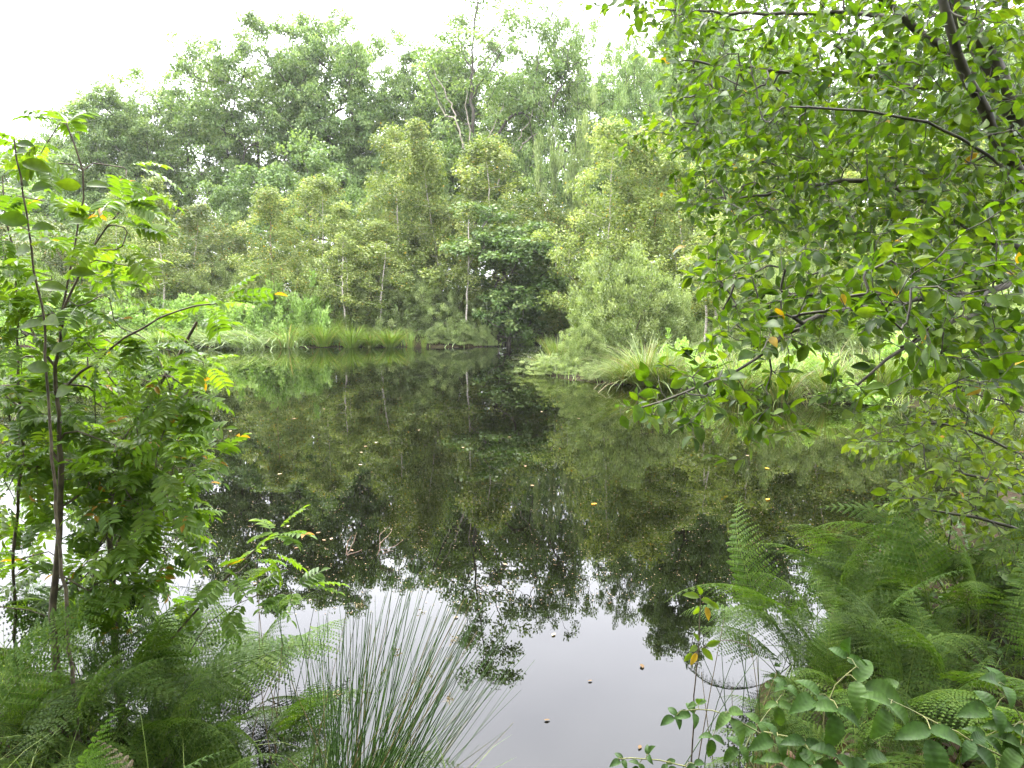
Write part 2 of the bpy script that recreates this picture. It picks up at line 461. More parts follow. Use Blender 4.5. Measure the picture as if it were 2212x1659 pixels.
# water: dark peaty pond, nearly still
m, n, l = new_mat('pond_water')
out = n.new("ShaderNodeOutputMaterial"); pb = n.new("ShaderNodeBsdfPrincipled")
pb.inputs['Base Color'].default_value = (.0010, .0011, .0004, 1)
pb.inputs['Roughness'].default_value = .0
pb.inputs['IOR'].default_value = 1.333
tc = n.new("ShaderNodeTexCoord"); mp = n.new("ShaderNodeMapping"); mp.inputs['Scale'].default_value = (1.0, 2.2, 1)
ns = n.new("ShaderNodeTexNoise"); ns.inputs['Scale'].default_value = 1.6; ns.inputs['Detail'].default_value = 3
bp = n.new("ShaderNodeBump"); bp.inputs['Strength'].default_value = .05; bp.inputs['Distance'].default_value = .006
l.new(tc.outputs['Object'], mp.inputs[0]); l.new(mp.outputs[0], ns.inputs['Vector']); l.new(ns.outputs['Fac'], bp.inputs['Height'])
l.new(bp.outputs[0], pb.inputs['Normal']); l.new(pb.outputs[0], out.inputs[0]); M['water'] = m

# ------------------------------------------------------------------ terrain and water
POND = np.array([(-.35, 2.35), (.45, 2.45), (.95, 2.9), (1.45, 3.9), (2.6, 5.4), (5, 7.6), (8.5, 9.5), (11, 11), (9.0, 12.8), (7.2, 13.0), (5.7, 13.3), (4.4, 14.2),
                 (3.7, 15.9), (2.2, 16.2), (1.2, 17.2), (.55, 18.8), (.9, 22), (1.5, 25), (1.8, 28), (1.0, 29.8), (.1, 29.2), (-.5, 27.6), (-1.2, 27.0), (-3, 26.8),
                 (-5, 27.1), (-8, 26.9), (-11, 27.2), (-14, 26.9), (-18, 27.3), (-24, 27), (-30, 22), (-24, 11), (-13, 7.2), (-6.5, 5.2), (-3.6, 4.2), (-2.2, 3.7), (-1.3, 3.0), (-.9, 2.5)])
def shore(x, y):
    """signed distance to the shoreline, positive on land"""
    x, y = np.asarray(x, float), np.asarray(y, float)
    d = np.full(x.shape, 1e9)
    for a, b in zip(POND, np.roll(POND, -1, 0)):
        e = b - a
        t = np.clip(((x - a[0]) * e[0] + (y - a[1]) * e[1]) / (e @ e), 0, 1)
        d = np.minimum(d, np.hypot(x - a[0] - t * e[0], y - a[1] - t * e[1]))
    return np.where(inside(POND, x, y), -d, d)
def ground_z(x, y):
    x, y = np.asarray(x, float), np.asarray(y, float)
    d = shore(x, y) + .10 * np.sin(x * 3.1 + y * 1.3) + (.08 * np.sin(x * 1.7 - y * 2.9) + .04 * np.sin(7 * x + 5 * y)) * (y < 8)
    lump = .05 * np.sin(x * 1.9 + 1) * np.sin(y * 1.6) + .03 * np.sin(x * 4.3) * np.sin(y * 3.7 + 2)
    land = .02 + .24 * sm(d / np.where(y > 8, 1.8, .5)) + .22 * sm(d / 6) + .5 * sm((d - 6) / 30) + lump * sm(d / .6)
    return np.where(d > 0, land, np.maximum(-.9, d * .45))
def gz(x, y): return float(ground_z(np.array([x]), np.array([y]))[0])

gx = np.concatenate([[-600, -300, -160, -100, -75, -60], np.arange(-50, -12, 1.0), np.arange(-12, -4, .5), np.arange(-4, 5, .14), np.arange(5, 14, .4), np.arange(14, 50, 1.0), [60, 75, 100, 160, 300, 600]])
gy = np.concatenate([[-300, -100, -40, -15, -6], np.arange(-3, 1, .5), np.arange(1, 7, .14), np.arange(7, 31, .4), np.arange(31, 60, 1.2), [65, 75, 100, 160, 300, 700]])
X, Y = np.meshgrid(gx, gy, indexing='ij')
Z = ground_z(X, Y)
mb = MB()
i, j = np.meshgrid(np.arange(len(gx) - 1), np.arange(len(gy) - 1), indexing='ij')
nY = len(gy)
mb.add(np.stack([X, Y, Z], -1).reshape(-1, 3), np.stack([i * nY + j, (i + 1) * nY + j, (i + 1) * nY + j + 1, i * nY + j + 1], -1).reshape(-1, 4))
tag(link('ground', mb.mesh('ground', M['soil'], True)), 'dark peaty bank around the pond with patches of moss', None, None, 'structure')
mb = MB()
mb.add([(-32, 1.8, 0), (12, 1.8, 0), (12, 31, 0), (-32, 31, 0)], [[0, 1, 2, 3]])
tag(link('water', mb.mesh('water', M['water'])), 'still dark pond reflecting the trees and the white sky', None, None, 'structure')

# ------------------------------------------------------------------ tree kinds (built once each at a nominal size, then copied)
def oak_meshes(sq=2.8, H=16.0, RX=5.2, nl=80, per=13, nleaf=74, bottom=.22, L=.17, leafmat='oak', lean=.4, cr=.58, sparse=.84, flat=.8):
    sk = Skel()
    top = np.array([rng.normal(0, lean), rng.normal(0, lean), H * .62])
    fork = top * .35 + [0, 0, 0]
    sk.line([(0, 0, -.3), fork * [1, 1, .9], top], step=.45, jit=.03)
    c = np.array([0, 0, H * (bottom + 1) / 2]); rz = H * (1 - bottom) / 2
    lumps, rads = [], []
    gap, ls = .95 * min(1, RX / 4.5), min(1, RX / 4.2)
    for _ in range(4000):
        u = rand_unit(1)[0]; u = u / (np.abs(u) ** sq).sum() ** (1 / sq) * rng.uniform(.35, .85)
        p = c + u * [RX, RX, rz]
        r = rng.uniform(1.05, 1.85) * ls
        if all(np.linalg.norm(p - q) > gap for q in lumps):
            lumps.append(p); rads.append(r)
        if len(lumps) >= nl: break
    lumps, rads = np.array(lumps), np.array(rads)
    sk.grow(lumps - [0, 0, .5], step=.4, bend=.25, jit=.07, up=.12, back=.9)
    targ = []
    for p, r in zip(lumps, rads):
        u = rand_unit(per); u[:, 2] = np.abs(u[:, 2]) * 1.15 - .35
        targ.append(p + nrm(u) * r * rng.uniform(.55, 1.05, (per, 1)) * [1, 1, flat])
    targ = np.concatenate(targ)
    sk.grow(targ, step=.3, bend=.2, jit=.04, up=.08, back=.5, lvl=2)
    sk.radii(.011, 2.25)
    mb = MB(); sk.tubes(mb, .010, 7)
    trunk = mb.mesh('trunk', M['bark'], True)
    mb = MB()
    keep = rng.random(len(targ)) < sparse
    clump_leaves(mb, targ[keep], nleaf, cr * rng.uniform(.7, 1.2, keep.sum()), L, L * .72, squash=.5, upbias=.7)
    return trunk, mb.mesh('crown', M[leafmat])

def birch_meshes(H=8.0, RX=1.9, n=190, nleaf=120, low=.12, L=.085, leafmat='birch', autumn=.013, bark='bark_birch', cone=.75, lean=.5, fill=.3, rb=1.0):
    sk = Skel()
    la = np.array([rng.normal(0, lean), rng.normal(0, lean)])
    pts = [(la[0] * t ** 1.5 + .06 * math.sin(t * 9), la[1] * t ** 1.5, H * t * .97 - (.3 if t == 0 else 0)) for t in np.linspace(0, 1, 9)]
    sk.line(pts, step=.3, jit=.012)
    t = low + (1 - low) * rng.random(n) ** 1.15
    prof = RX * np.minimum(1, (1.04 - t) ** cone * 1.5) * np.minimum(1, .55 + (t - low) * 2.2)
    az = rng.uniform(0, 2 * np.pi, n)
    ph = rng.uniform(0, 6.3)
    lob = (1 + .30 * np.sin(az * 2 + t * 9 + ph)) * (1 + .35 * np.sin(t * 23 + az + ph)) * (1 + .25 * (rng.random(n) < .25))
    rr = prof * lob * rng.random(n) ** fill
    ax = np.stack([np.interp(t, np.linspace(0, 1, 9), [p[k] for p in pts]) for k in (0, 1)], 1)
    targ = np.stack([ax[:, 0] + rr * np.cos(az), ax[:, 1] + rr * np.sin(az), t * H], 1)
    sk.grow(targ, step=.25, bend=.15, jit=.02, up=.10, back=1.2)
    sk.radii(.0045 * rb, 2.1)
    mb = MB(); sk.tubes(mb, .006, 6)
    trunk = mb.mesh('trunk', M[bark], True)
    mb = MB()
    clump_leaves(mb, targ - [0, 0, .05], nleaf, rng.uniform(.24, .42, n) * H / 8 * 1.1, L, L * .78, squash=.9, upbias=.5, out=.3, droop=.35, autumn=autumn)
    return trunk, mb.mesh('crown', M[leafmat])

def bush_meshes(H=2.4, RX=1.5, n=330, nleaf=110, L=.075, W=.032, leafmat='willow', low=.02, cr=.16, stems=9, bark='bark_stem', shoot=.6, lumpy=.22, autumn=0.0, squash=1.2):
    sk = Skel()
    root = sk.node((0, 0, -.15), -1)
    for _ in range(stems):
        a = rng.uniform(0, 2 * np.pi); q = rng.uniform(.2, .6)
        sk.line([(RX * q * .4 * math.cos(a), RX * q * .4 * math.sin(a), H * .25), (RX * q * math.cos(a), RX * q * math.sin(a), H * rng.uniform(.5, .7))], root, step=.2, jit=.01)
    u = rand_unit(n); u[:, 2] = np.abs(u[:, 2]) * 1.1 - .10; u = nrm(u)
    az = np.arctan2(u[:, 1], u[:, 0])
    s = rng.random(n) ** .22 * (1 + lumpy * np.sin(az * 3 + u[:, 2] * 5 + rng.uniform(0, 6)) + lumpy * .6 * np.sin(az * 7 - u[:, 2] * 9))
    targ = np.stack([u[:, 0] * RX * s, u[:, 1] * RX * s, H * low + np.maximum(.02, u[:, 2] * s) * H * (1 - low)], 1)
    targ[:, 2] = np.maximum(targ[:, 2], .12)
    sk.grow(targ, step=.14, bend=.25, jit=.008, up=.15, back=.6)
    sk.radii(.004, 2.3)
    mb = MB(); sk.tubes(mb, .0045, 5)
    wood = mb.mesh('stem', M[bark], True)
    mb = MB()
    C = np.repeat(targ, nleaf, 0); v = rand_unit(len(C)); outw = nrm(C - [0, 0, H * .35])
    off = v * (rng.random(len(C)) ** .5 * cr)[:, None] * [1, 1, squash]
    axd = outw * .5 + [0, 0, shoot] + rng.normal(0, .5, (len(C), 3))
    nor = np.cross(axd, rng.normal(size=(len(C), 3))) + outw * .5 + [0, 0, .3]
    ct = np.repeat(rng.normal(0, .16, n), nleaf)
    ti = np.clip(.5 + ct + rng.normal(0, .16, len(C)), 0, .89)
    if autumn: ti = np.where(rng.random(len(C)) < autumn, .95, ti)
    sc = rng.uniform(.7, 1.3, len(C))
    leaves(mb, C + off, axd, nor, L * sc, W * sc, T_RHOMB, ti)
    return wood, mb.mesh('foliage', M[leafmat])

def put(kind, meshes, parts, label, cat, loc, group, rz, scale):
    t = thing(kind, label, cat, loc, group, rz, scale)
    for nm, me in zip(parts, meshes): link(nm, me, t)
    return t
def stand(px, top, Y, H, sink=0.0):
    """base point and height scale of something whose tip shows at (px, top) at depth Y"""
    p = at(px, top, Y); z = gz(p[0], Y) - sink
    return (p[0], Y, z), (p[2] - z) / H
def wide(pxw, Y): return pxw * Y * 1.0 / F

# far oaks: (label, px centre, py top, px width, depth, variant, rotation)
OAK = [oak_meshes(), oak_meshes(nl=90, RX=5.0, bottom=.16), oak_meshes(nl=54, RX=5.4, sparse=.66, per=11, nleaf=60, bottom=.22), oak_meshes(nl=86, bottom=.08)]
OG = 'tall oaks behind the far bank'
oaks = [
    ('pale far oak low on the horizon, leftmost of the skyline trees', 40, 300, 290, 52, 0, .4),
    ('oak lower on the skyline left of the bright rounded oak', 130, 262, 190, 49, 3, 2.2),
    ('oak filling the skyline dip right of the bright rounded oak', 322, 205, 200, 47, 0, 5.0),
    ('bright green rounded oak with a dark curving trunk, behind the rowan tips', 225, 205, 250, 43, 1, 1.3),
    ('open crowned oak with sloping bare limbs and sky showing through its branches', 400, 135, 300, 46, 2, 2.2),
    ('big dense oak rising left of the skyline summit, twin of the tallest round crown', 545, 60, 300, 44, 0, 3.9),
    ('tallest round crowned oak at the summit of the left skyline', 710, 42, 270, 45, 1, 5.2),
    ('slimmer oak stepping down from the summit beside the sky gap', 838, 92, 220, 47, 3, .9),
    ('oak filling the skyline just right of the sparse tall oak', 1200, -10, 210, 39, 2, 4.4),
    ('oak filling the gap behind the left side of the sparse tall oak', 945, 105, 210, 46, 1, 2.9),
    ('oak behind the forked trunk of the sparse tall oak', 1070, 112, 230, 47, 0, 3.5),
    ('narrow topped oak in the sky gap left of the overhanging leaves', 1378, 60, 150, 30, 2, 1.1),
    ('tall oak behind the left fringe of the overhanging leaves', 1510, -30, 230, 33, 1, 4.9),
    ('mid height oak crown between the sparse oak and the overhanging leaves', 1345, 112, 240, 45, 0, 5.9),
    ('oak crown partly hidden by the edge of the overhanging leaves', 1525, 135, 270, 45, 1, 2.7),
    ('oak between the tall fringe oak and the one behind the middle of the leaves', 1625, 40, 240, 40, 0, .7),
    ('oak behind the middle of the overhanging leaves', 1740, 50, 320, 42, 3, 3.3),
    ('oak behind the dark trunks of the overhanging tree', 1990, 30, 320, 42, 0, 1.9),
    ('oak at the far right behind all the overhanging leaves', 2200, 60, 300, 42, 1, .2),
]
for lb, px, top, w, Yd, v, rz in oaks:
    loc, s = stand(px, top, Yd, 15.0)
    sx = wide(w, Yd) / 10.2
    put('oak_tree', OAK[v], ('trunk', 'crown'), lb, 'tree', loc, OG, rz, (sx, sx, s))

# lower oaks in front of the tall ones
LOW = [oak_meshes(H=9, RX=3.6, nl=30, per=10, bottom=.05, nleaf=85, L=.16, lean=.2), oak_meshes(H=9, RX=3.4, nl=34, per=10, bottom=.02, nleaf=80, L=.16, lean=.3)]
for lb, px, top, w, Yd, v, rz in [
    ('lower bushy oak with light lobed clumps in front of the summit oaks', 670, 290, 320, 38, 0, 1.1),
    ('lower oak with a pale rounded top beside the dull birches', 480, 385, 220, 37, 1, 2.5),
    ('low oak at the left edge seen between the rowan stems', 90, 400, 280, 40, 1, 4.0),
    ('low oak under the bright rounded oak, behind the left birches', 250, 430, 240, 39, 0, 5.0),
    ('low dark oak filling the gap under the sparse tall oak', 880, 300, 260, 39, 1, .5),
    ('low oak in the dark hollow behind the blue green oak', 1190, 330, 230, 36, 0, 3.0),
    ('low oak behind the yellow birches at right centre', 1420, 330, 280, 38, 1, 3.6),
    ('low oak at right behind the middle of the leaf curtain', 1700, 380, 330, 37, 0, 4.4),
    ('low oak at the far right end of the wood', 2030, 360, 340, 36, 1, 1.7)]:
    loc, s = stand(px, top, Yd, 9.3)
    sx = wide(w, Yd) / 8.0
    put('bushy_oak', LOW[v], ('trunk', 'crown'), lb, 'tree', loc, 'lower oaks under the tall oaks', rz, (sx, sx, s))

# the tall sparse oak with pale dead limbs
def sparse_oak():
    Yd = 41.0
    g = lambda px, py, dy=0: at(px, py, Yd + dy)
    b = g(1028, 640); base = np.array([b[0], Yd, gz(b[0], Yd)])
    t = thing('oak_tree', 'tall sparse oak with upright bare limbs and pale dead branches against the sky', 'tree', base, OG)
    sk = Skel()
    k = sk.line([base - [0, 0, .3], g(1026, 420), g(1020, 300)], step=.5, jit=.03)
    a = sk.line([g(1022, 180), g(1018, 90), g(1032, 0), g(1040, -130)], k, .5, .05)
    sk.line([g(990, 90, 1), g(1000, -20, 1.5)], sk.nearest(g(1021, 160)), .5, .05)
    sk.line([g(1075, 130, -1), g(1110, 60, -1.5), g(1125, -10, -2)], sk.nearest(g(1022, 210)), .5, .05)
    sk.line([g(1075, 60, 1), g(1085, -40, 1)], sk.nearest(g(1020, 110)), .5, .05)
    k2 = sk.line([g(1070, 300, -1), g(1120, 230, -1), g(1200, 150, -2), g(1240, 60, -2)], sk.nearest(g(1026, 390)), .5, .05)
    sk.line([g(1180, 240, 2), g(1260, 170, 2)], sk.nearest(g(1110, 240)), .5, .05)
    sk.line([g(960, 240, -2), g(920, 160, -2), g(905, 90, -2)], sk.nearest(g(1021, 320)), .5, .05)
    sk.line([g(1090, 90, 2), g(1160, 20, 2)], sk.nearest(g(1021, 150)), .5, .05)
    pol = [([(880, 100), (960, 60), (1000, 150), (1000, 250), (900, 220)], 34), ([(980, -150), (1110, -150), (1150, 60), (1090, 130), (980, 120)], 70),
           ([(1020, 170), (1130, 130), (1260, 80), (1290, 240), (1160, 300), (1040, 280)], 130), ([(930, 260), (1080, 280), (1150, 400), (930, 400)], 70)]
    targ = np.concatenate([[at(x, y, Yd + rng.normal(0, 1.6)) for x, y in in_poly(p, q)] for p, q in pol])
    tips = sk.grow(targ, step=.35, bend=.25, jit=.05, up=.12, back=.5, lvl=2)
    sk.radii(.013, 2.2)
    mb = MB(); sk.tubes(mb, .011, 7)
    mb.v = [v - base for v in mb.v]
    link('trunk', mb.mesh('trunk', M['bark'], True), t)
    mb = MB(); clump_leaves(mb, targ - base, 72, .62, .16, .115, squash=.6, upbias=.7)
    link('crown', mb.mesh('crown', M['oak']), t)
    for pts in ([(1000, 320), (985, 255), (962, 205), (940, 160), (925, 130)], [(985, 255), (958, 250), (945, 215)], [(1075, 400), (1120, 300), (1150, 240), (1178, 190)],
                [(1100, 350), (1150, 290), (1205, 272)], [(1040, 330), (1078, 250), (1095, 205)], [(1030, 350), (1012, 290), (1008, 190)]):
        mb = MB()
        s2 = Skel(); s2.line([at(x, y, Yd - 1.4) for x, y in pts], step=.3, jit=.05)
        tube(mb, s2.p[:s2.n] - base, np.linspace(.050, .014, s2.n), 6)
        o = link('dead_branch', mb.mesh('dead_branch', M['bark_pale'], True), t)
        o['label'] = 'bleached leafless branch'
sparse_oak()

# birches, willows and saplings of the far bank
BIR = [birch_meshes(), birch_meshes(RX=1.5, lean=.7, cone=.9), birch_meshes(RX=1.9, n=185, cone=.65), birch_meshes(bark='bark_rusty', RX=1.6, autumn=.03)]
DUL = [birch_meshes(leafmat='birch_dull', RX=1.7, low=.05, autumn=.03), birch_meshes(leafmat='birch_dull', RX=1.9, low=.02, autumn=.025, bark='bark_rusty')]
BG = 'young birches along the far bank'
birches = [
    # label, px, top, width, depth, set, variant, rot
    ('slim leaning birch with a pale crooked stem behind the left grasses', 322, 385, 130, 31, 'B', 1, .6),
    ('small pale birch top left of the leaning birch', 240, 410, 110, 33, 'B', 0, 2.0),
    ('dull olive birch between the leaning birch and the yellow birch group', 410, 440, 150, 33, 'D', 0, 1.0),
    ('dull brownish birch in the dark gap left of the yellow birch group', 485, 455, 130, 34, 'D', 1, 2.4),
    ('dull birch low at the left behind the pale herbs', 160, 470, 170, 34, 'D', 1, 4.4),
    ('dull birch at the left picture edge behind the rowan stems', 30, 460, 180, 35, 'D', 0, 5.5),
    ('yellow birch with a spiky top, leftmost of the front birch group', 585, 398, 140, 29.5, 'B', 3, .9),
    ('yellowish birch rising behind the front birch group', 690, 375, 140, 31.5, 'B', 2, 1.8),
    ('birch with a white stem reaching down to the grass tussocks', 748, 425, 130, 28.6, 'B', 1, 3.6),
    ('tall pale birch with aspen like tip, left of centre', 856, 250, 160, 31, 'B', 0, 4.7),
    ('tall yellow birch at the centre with a white stem above the blue green oak', 955, 262, 150, 31, 'B', 1, 5.6),
    ('broad yellow green birch just right of centre', 1075, 290, 200, 32, 'B', 2, .1),
    ('lower birch with many yellow leaves below the centre birches', 820, 470, 150, 29.5, 'B', 3, 1.4),
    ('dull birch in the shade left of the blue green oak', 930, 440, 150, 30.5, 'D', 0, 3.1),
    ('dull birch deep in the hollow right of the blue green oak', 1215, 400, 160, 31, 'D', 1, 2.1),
    ('bright yellow birch above the round willow bush', 1305, 250, 170, 27, 'B', 2, 2.9),
    ('bright birch with a reddish stem, right of the round willow', 1415, 240, 190, 27, 'B', 3, 4.1),
    ('bright birch at the fringe of the overhanging leaves', 1500, 300, 170, 25, 'B', 0, 5.1),
    ('birch with a thick white stem right of the round willow', 1575, 330, 160, 24, 'B', 1, .8),
    ('bright birch behind the lower leaves of the overhanging tree', 1660, 320, 190, 25, 'B', 2, 1.6),
    ('bright birch seen through the middle of the leaf curtain', 1760, 290, 200, 24, 'B', 0, 2.5),
    ('bright birch seen left of the dark leaning trunks', 1870, 300, 210, 25, 'B', 3, 3.4),
    ('bright birch seen between the dark leaning trunks', 2000, 290, 220, 24, 'B', 2, 4.3),
    ('bright birch behind the trunks at the right picture edge', 2130, 300, 220, 25, 'B', 1, 5.4),
]
for lb, px, top, w, Yd, st, v, rz in birches:
    loc, s = stand(px, top, Yd, 8.25)
    sx = wide(w, Yd) / 2.9
    put('birch_tree', (BIR if st == 'B' else DUL)[v], ('trunk', 'crown'), lb, 'tree', loc, BG, rz, (sx, sx, s))

# thin bare birch stems among the front birches: parts of thin saplings of their own
POLE = []
for k in range(2):
    POLE.append(birch_meshes(H=6, RX=.9, n=50, nleaf=70, low=.35, L=.08, lean=.3, rb=1.6))
for lb, px, top, Yd, rz, v in [
    ('thin white birch sapling stem standing behind the grass tussocks', 738, 500, 27.9, .3, 0), ('thin white sapling stem left of the blue green oak', 1006, 440, 28.3, 1.9, 1),
    ('thin pale sapling stem in the dull birches at left', 345, 470, 29.5, 4.0, 1), ('thin pale sapling stem right of the leaning birch', 815, 520, 28.2, 5.2, 0),
    ('thin white sapling stem beside the round willow', 1560, 450, 20.5, 2.2, 0), ('thin rusty sapling stem right of the round willow', 1530, 470, 21.5, .9, 1), ('thin white sapling stem under the lower overhanging limb', 1640, 470, 20, 3.3, 1)]:
    loc, s = stand(px, top, Yd, 6)
    put('birch_sapling', POLE[v], ('trunk', 'crown'), lb, 'sapling', loc, 'thin birch saplings by the water', rz, (1, 1, s))

# the blue green oak by the inlet, the grey willow, the chestnut-like top
def one_oak(label, px, top, w, Yd, H, RX, **kw):
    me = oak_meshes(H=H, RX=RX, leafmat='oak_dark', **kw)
    loc, s = stand(px, top, Yd, H * 1.03)
    put('young_oak', me, ('trunk', 'crown'), label, 'tree', loc, None, rng.uniform(0, 6), (wide(w, Yd) / (RX * 2.2),) * 2 + (s,))
one_oak('dark blue green young oak standing at the dark inlet', 1098, 395, 300, 28.8, 6.0, 1.9, sq=1.7, nl=36, per=9, nleaf=70, L=.12, cr=.34, bottom=.02, lean=.2, flat=.8)
one_oak('low dark oak with large lobed leaves leaning over the dark inlet', 1098, 612, 185, 27.9, 2.6, 1.6, nl=22, per=9, nleaf=46, L=.13, cr=.26, bottom=.1, lean=.1, flat=.8)

WIL = [bush_meshes(lumpy=.10, n=380), bush_meshes(RX=1.7, lumpy=.3), bush_meshes(RX=1.3, H=2.2, L=.06, W=.03)]
def bush(name, label, px, top, w, Yd, v, rz, group='willow bushes along the banks', H=2.45, W=3.2, meshes=None, cat='bush'):
    loc, s = stand(px, top, Yd, H)
    sx = wide(w, Yd) / W
    put(name, meshes or WIL[v], ('stem', 'foliage'), label, cat, loc, group, rz, (sx, sx, s))
bush('willow_bush', 'big round grey green willow bush on the right bank', 1352, 548, 262, 19.4, 0, .3)
bush('willow_bush', 'smaller willow bush in front of the big round willow', 1262, 690, 125, 18.3, 2, 1.2)
bush('willow_bush', 'low willow spreading over the water at the tip of the right bank', 1205, 770, 130, 18.2, 1, 2.0)
bush('willow_bush', 'low reddish stemmed willow sprig at the waterline right of the spreading one', 1300, 785, 110, 17.0, 2, 3.2)
bush('willow_bush', 'olive willow bush behind the grass tussocks at left centre', 860, 575, 190, 29.2, 0, 2.2)
bush('willow_bush', 'dark olive willow left of the blue green oak', 955, 620, 140, 28.8, 1, 4.0)
bush('willow_bush', 'yellow green willow shoots low over the brown bank, left one', 952, 698, 75, 27.6, 2, 5.0)
bush('willow_bush', 'yellow green willow shoots low over the brown bank, middle one', 1002, 690, 80, 27.6, 2, 1.0)
bush('willow_bush', 'yellow green willow shoots low over the brown bank beside the inlet', 1048, 700, 70, 27.5, 2, .4)
bush('willow_bush', 'olive bush under the white stemmed birch', 790, 600, 110, 29, 1, 3.0)
bush('willow_bush', 'grey green tall willow behind the hollow, right of the broad birch', 1240, 300, 150, 34, 1, 3.0)
bush('willow_bush', 'pale willow to the right of the big round willow', 1460, 600, 120, 19.5, 2, 5.0)
bush('willow_bush', 'willow under the lower limb of the overhanging tree', 1690, 570, 190, 19, 1, .2)
bush('willow_bush', 'willow behind the right leaf curtain near the bank nettles', 1880, 560, 230, 18.5, 0, 1.9)
bush('willow_bush', 'willow at the far right behind the buckthorn shrub', 2110, 560, 260, 18, 2, 2.6)
bush('willow_bush', 'olive shrub behind the left end of the pale herbs', 60, 560, 200, 31, 0, .9)
bush('willow_bush', 'olive shrub under the leaning birch', 300, 570, 170, 31, 1, 1.9)
bush('willow_bush', 'dark olive shrub under the dull birches', 440, 560, 190, 31.5, 2, 2.9)
bush('willow_bush', 'olive shrub under the leftmost front birch', 560, 560, 140, 30.5, 0, 4.9)

HER = [bush_meshes(H=1.0, RX=.8, n=90, nleaf=60, L=.11, W=.06, leafmat='herb', cr=.17, stems=8, bark='stalk', shoot=.2, lumpy=.35, squash=1.5) for _ in range(2)]
HG = 'leafy herbs on the banks'
for k, (lb, px, top, w, Yd) in enumerate([
    ('light green herb clump behind the pale drooping grass', 575, 632, 110, 28.4), ('tall blue green herb clump left of the white birch stem', 690, 625, 90, 28.2), ('pale green herb clump at the middle of the left bank', 640, 655, 90, 28),
    ('pale herb clump at the right foot of the leaning birch', 500, 648, 100, 28.6), ('pale herb clump at the left foot of the leaning birch', 395, 655, 110, 28.8), ('pale herb clump left of the rowan branch tip', 290, 650, 120, 29), ('pale herb clump far left among the rowan stems', 170, 650, 130, 29), ('pale herb clump at the left picture edge', 50, 650, 130, 29),
    ('green herb clump growing in the dark inlet', 1130, 728, 60, 28.6), ('nettle clump beside the right bank tussock', 1540, 765, 110, 15.2), ('nettle clump hanging over the right bank edge', 1620, 790, 120, 14.3), ('nettle clump behind the dangling leaf sprays', 1740, 760, 140, 14.6),
    ('pale nettle clump on the right bank left of the buckthorn', 1960, 740, 130, 14.5), ('bright herb mat at the right waterline', 1850, 815, 140, 13.6), ('nettle clump right of the pale nettles', 2080, 760, 150, 14.3), ('small herb clump below the big round willow', 1460, 735, 80, 16.8)]):
    loc, s = stand(px, top, Yd, 1.15)
    put('herb_clump', HER[k % 2], ('stem', 'foliage'), lb, 'plant', loc, HG, k * 1.7, (wide(w, Yd) / 1.75,) * 2 + (s,))

# grass tussocks
def tussock(n=260, H=1.0, lean=.35, droop=.9, spread=.16, W=.022, mat='grass', autumn=.05, dirbias=None):
    a = rng.uniform(0, 2 * np.pi, n); q = rng.random(n) ** .6
    base = np.stack([np.cos(a) * q * spread, np.sin(a) * q * spread, -.05 + 0 * a], 1)
    if dirbias is not None: a = dirbias + rng.normal(0, .7, n)
    tint = np.clip(.5 + rng.normal(0, .22, n), 0, .89)
    tint = np.where(rng.random(n) < autumn, rng.uniform(.92, 1, n), tint)
    mb = MB(); blades(mb, base, a, np.abs(rng.normal(0, lean, n)) * q + .03, H * rng.uniform(.55, 1.1, n), W, droop * rng.uniform(.3, 1.3, n), tint)
    return mb.mesh('grass_tussock', M[mat])
TUS = [tussock(), tussock(lean=.28, droop=.6), tussock(n=300, lean=.5, droop=1.4, H=1.15), tussock(n=90, lean=.30, droop=.4, W=.012)]
TUN = [tussock(n=460, W=.011, mat='sedge', lean=.4, droop=1.1, autumn=.10), tussock(n=460, W=.011, mat='sedge', lean=.5, droop=1.5, H=1.15, autumn=.12), tussock(n=420, W=.011, mat='sedge', lean=.3, droop=.7)]
PAL = [tussock(n=360, lean=.5, droop=2.0, H=1.3, mat='pale_grass', dirbias=2.9, spread=.4), tussock(n=300, lean=.5, droop=1.8, H=1.1, mat='pale_grass', spread=.35)]
TG = 'grass tussocks at the water edge'
